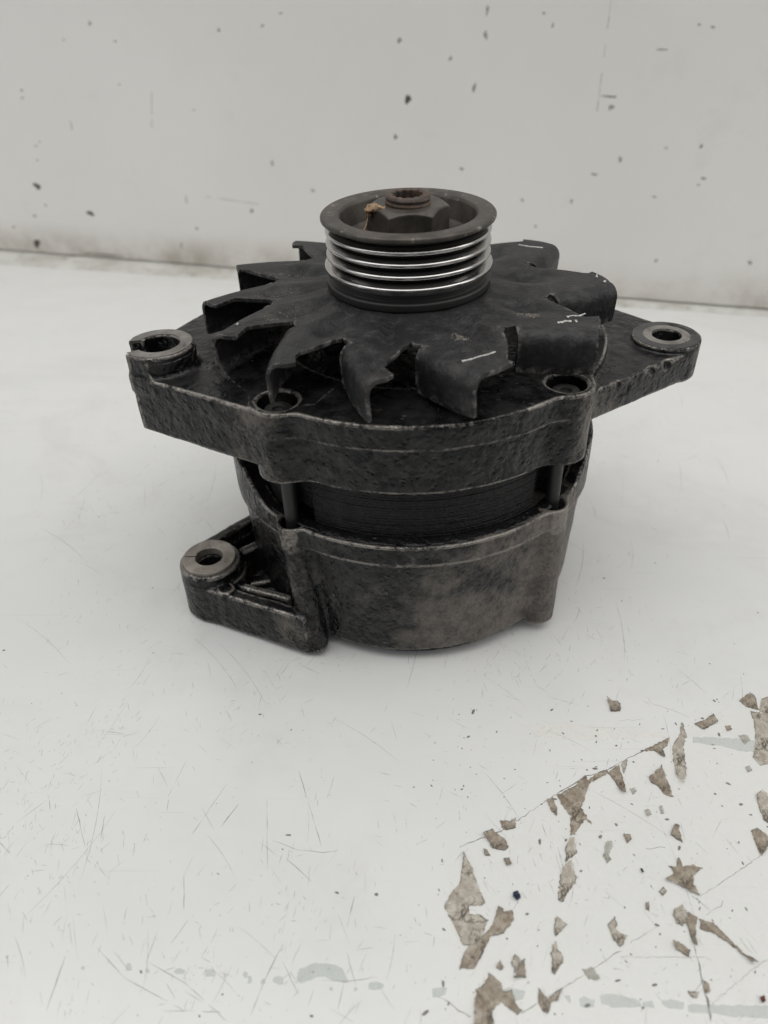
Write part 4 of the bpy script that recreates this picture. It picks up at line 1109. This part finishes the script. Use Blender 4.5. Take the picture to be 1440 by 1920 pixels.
# fan ----------------------------------------------------------------------------
NOTCH = [-91.1, -52.8, -17.9, 19.2, 56.7, 84.0, 111.2, 138.8, 168.2, 192.6, 217.0, 243.0]
NB = len(NOTCH)
RH, RN = 24.0, 47.6
TH = 1.25
def fan_z(r, u):
    """height of the pressed sheet; u = 0..1 across a blade sector"""
    s = np.clip((r - 27) / 16, 0, 1); s = s * s * (3 - 2 * s)
    z = -23.9 - 1.35 * s
    w = np.exp(-((r - 41) / 8.5) ** 2) * (1 - (2 * u - 1) ** 8)
    z = z - 2.3 * w * np.exp(-((u - .66) / .15) ** 2) + .7 * w * np.exp(-((u - .3) / .15) ** 2)
    return z
def blade_sheet(k):
    a0 = NOTCH[k]; a1 = NOTCH[(k + 1) % NB]
    if a1 < a0: a1 += 360
    pitch = a1 - a0
    wide = pitch > 32
    delta = 12.5 if wide else 8.0
    lean = 12.0 if wide else 13.5
    rows_in = np.array([RH, 27, 30, 33, 36, 39, 42, 44.5, 46.5])
    tt = np.array([0, .04, .1, .2, .32, .44, .56, .68, .8, .9, .97, 1.0])
    NC = 20
    V, kind = [], []
    for r in rows_in:
        for c in range(NC + 1):
            u = c / NC; ph = math.radians(a0 + pitch * u)
            V.append((r * math.cos(ph), r * math.sin(ph), float(fan_z(r, u))))
    cols = NC + 1
    nrow_in = len(rows_in)
    bend = 4.6
    NF = 9
    flap = []
    for j, t in enumerate(tt):
        r0 = RN + (69.6 - RN) * t
        notch_w = 1.5 * min(1, t / .06) if t < .06 else 1.5
        lo = a0 + 5.2 + lean * t ** .95
        hi = a1 - notch_w - delta * t
        hi = max(hi, lo + (3.2 if not wide else 9.0))
        if t < .05: lo = a0 + 1.0 + 4.2 * t / .05
        for c in range(cols):
            u = c / NC
            ro = 69.6 - 3.2 * u ** 1.6
            r = RN + (ro - RN) * t
            ph = math.radians(lo + (hi - lo) * u)
            z = float(fan_z(r, u)) - .4 * t
            V.append((r * math.cos(ph), r * math.sin(ph), z))
    nr = nrow_in + len(tt)
    F = []
    for i in range(nr - 1):
        for c in range(cols - 1):
            a = i * cols + c
            F.append(((a, a + cols, a + cols + 1, a + 1), 'hub' if i < nrow_in - 1 else 'blade'))
    # flap bent down from column 0 of the outer rows
    base = len(V)
    first = nrow_in + 1
    depth = 15.0
    for j in range(first, nr):
        p = np.array(V[j * cols]); r = math.hypot(p[0], p[1])
        ja, jb = max(j - 1, first), min(j + 1, nr - 1)
        tv = np.array(V[jb * cols]) - np.array(V[ja * cols]); tv[2] = 0; tv /= np.linalg.norm(tv)
        nv = np.array((tv[1], -tv[0], 0))                 # clockwise, away from the blade
        e = (j - first) / (nr - 1 - first)
        zb = -39.6 - p[2] + 1.2 * e
        for i in range(1, NF + 1):
            if i <= 6:
                a = math.pi / 2 * i / 6
                q = p + nv * bend * math.sin(a) * .95 + np.array((0, 0, -bend * (1 - math.cos(a))))
            else:
                s = (i - 6) / (NF - 6)
                q = p + nv * (bend * .95 - .5 * s) + np.array((0, 0, -bend + (zb + bend) * s))
            V.append(tuple(q))
    for jj in range(nr - 1 - first):
        for i in range(NF):
            def fid(j2, i2): return (first + j2) * cols if i2 == 0 else base + j2 * NF + i2 - 1
            F.append(((fid(jj, i), fid(jj, i + 1), fid(jj + 1, i + 1), fid(jj + 1, i)), 'blade'))
    return np.array(V), F
def build_fan():
    AV, AF = [], []
    for k in range(NB):
        V, F = blade_sheet(k)
        o = sum(len(x) for x in AV)
        AV.append(V)
        AF += [(tuple(i + o for i in f), ('hub', -1) if t == 'hub' else ('blade', k)) for f, t in F]
    V = np.concatenate(AV)
    # weld coincident vertices of neighbouring sectors
    key = {}; remap = np.zeros(len(V), int); keep = []
    for i, p in enumerate(V):
        kk = tuple(np.round(p + 1e-4, 2))
        if kk not in key: key[kk] = len(keep); keep.append(i)
        remap[i] = key[kk]
    V = V[keep]
    AF = [(tuple(remap[list(f)]), t) for f, t in AF]
    N = np.zeros(V.shape)
    for f, _ in AF:
        p = V[list(f)]; n = np.cross(p[2] - p[0], p[3] - p[1])
        N[list(f)] += n
    N /= np.linalg.norm(N, axis=1)[:, None] + 1e-12
    N = -N if N[:, 2].sum() < 0 else N
    ec = {}
    for f, t in AF:
        for a, b in zip(f, f[1:] + f[:1]): ec.setdefault((min(a, b), max(a, b)), []).append((a, b, t))
    bound = [v[0] for v in ec.values() if len(v) == 1]
    bset = set(i for a, b, _ in bound for i in (a, b))
    flip = np.cross(V[AF[0][0][2]] - V[AF[0][0][0]], V[AF[0][0][3]] - V[AF[0][0][1]])[2] < 0
    def make(sel):
        vm, vo, no_, at, faces, ln = {}, [], [], [], [], []
        def vert(p, a):
            vo.append(p); at.append(a); return len(vo) - 1
        for f, t in AF:
            if t != sel: continue
            g = f[::-1] if flip else f
            for side in (0, 1):
                ids = []
                for i in (g if side == 0 else g[::-1]):
                    if (i, side) not in vm: vm[(i, side)] = vert(V[i] - N[i] * TH * side, 1.0 if i in bset else 0.0)
                    ids.append(vm[(i, side)]); ln.append(N[i] if side == 0 else -N[i])
                faces.append(ids)
        for a, b, t in bound:
            if t != sel: continue
            if flip: a, b = b, a
            pa, pb = V[a], V[b]; qa, qb = pa - N[a] * TH, pb - N[b] * TH
            ids = [vert(pb, 1.0), vert(pa, 1.0), vert(qa, .3), vert(qb, .3)]
            nn = np.cross(pa - pb, qb - pb); nn /= np.linalg.norm(nn) + 1e-12
            faces.append(ids); ln += [nn] * 4
        return mesh_from('fan', A(vo), faces, True, at, [tuple(x) for x in ln])
    fan = link('fan', make(('hub', -1)), M['fan'], alt)
    blades = []
    for k in range(NB): blades.append(link('blade', make(('blade', k)), M['fan'], fan))
    return fan, blades, V, N
fan, blades, FV, FN = build_fan()
def on_fan(r, ph):
    """point on the sheet's top near polar position (r, ph degrees)"""
    x, y = r * math.cos(math.radians(ph)), r * math.sin(math.radians(ph))
    m = FN[:, 2] > .3
    d = (FV[m, 0] - x) ** 2 + (FV[m, 1] - y) ** 2
    i = np.argsort(d)[:4]; w = 1 / (d[i] + .05)
    return np.array((x, y, (FV[m][i, 2] * w).sum() / w.sum()))
def paint_mark(blade, pts, w, name='paint_mark', mat='paint_white'):
    P = np.array([on_fan(r, a) for r, a in pts])
    Q = [P[0]]
    for a, b in zip(P[:-1], P[1:]): Q += [a + (b - a) * (i + 1) / 5 for i in range(5)]
    Q = np.array(Q); d = np.gradient(Q, axis=0); d /= np.linalg.norm(d, axis=1)[:, None]
    n = np.stack([-d[:, 1], d[:, 0], 0 * d[:, 0]], 1)
    v, f = [], []
    for i, p in enumerate(Q):
        ww = w * (2.0 if i == 0 else 1.5 if i == 1 else 1) * rng.uniform(.45, 1.3)
        for s, h in ((-.5, .02), (-.3, .14), (.3, .14), (.5, .02)):
            v.append(p + n[i] * ww * s + np.array((0, 0, h)))
    for i in range(len(Q) - 1):
        for k in range(3): a = 4 * i + k; f.append((a, a + 4, a + 5, a + 1))
    return link(name, mesh_from(name, A(v), f), M[mat], blades[blade])
paint_mark(0, [(60.8, -77), (60.6, -74.5), (59.6, -71), (59.4, -68.5), (58.8, -66)], .8)
paint_mark(1, [(57.6, -31.5), (59.0, -29.6), (60.8, -29.2), (62, -26.6)], .8)
paint_mark(1, [(57.0, -37.2), (58.0, -36.2), (58.6, -34.6), (60.2, -33.8)], 1.3)
paint_mark(1, [(61.0, -32.5), (62.0, -33.8)], .6)
paint_mark(3, [(63.8, 34.6), (62.2, 36.8), (61.2, 38.0), (59.6, 42.6)], .9)
paint_mark(2, [(66.0, 3.0), (67.5, 6.5)], .55)
paint_mark(2, [(67.5, -1.2), (68.2, .4)], .9)
paint_mark(9, [(63.0, 207.5), (62.0, 206.5)], .8)
# grit caught in the hollows of the left-hand blades
for b, (ra, pa, rb, pb) in ((7, (53, 163, 41, 155)), (8, (55, 185, 38, 181)), (9, (54, 209, 38, 203)), (1, (50, -36, 44, -40)), (0, (47, -72, 42, -70))):
    v, f = [], []
    r_ = np.random.RandomState(b + 9)
    for i in range(110):
        t = r_.rand(); p = on_fan(ra + (rb - ra) * t + r_.normal(0, .5), pa + (pb - pa) * t + r_.normal(0, 1.6))
        s = r_.uniform(.10, .36); k0 = len(v)
        for q in ((1, 0, 0), (-.6, .8, 0), (-.6, -.8, 0), (0, 0, .9)): v.append(p + np.array(q) * s * r_.uniform(.7, 1.3, 3) + np.array((0, 0, .02)))
        f += [(k0, k0 + 1, k0 + 3), (k0 + 1, k0 + 2, k0 + 3), (k0 + 2, k0, k0 + 3)]
    o = link('grit', mesh_from('grit', A(v), f, False), M['grit'], blades[b]); o['kind'] = 'stuff'
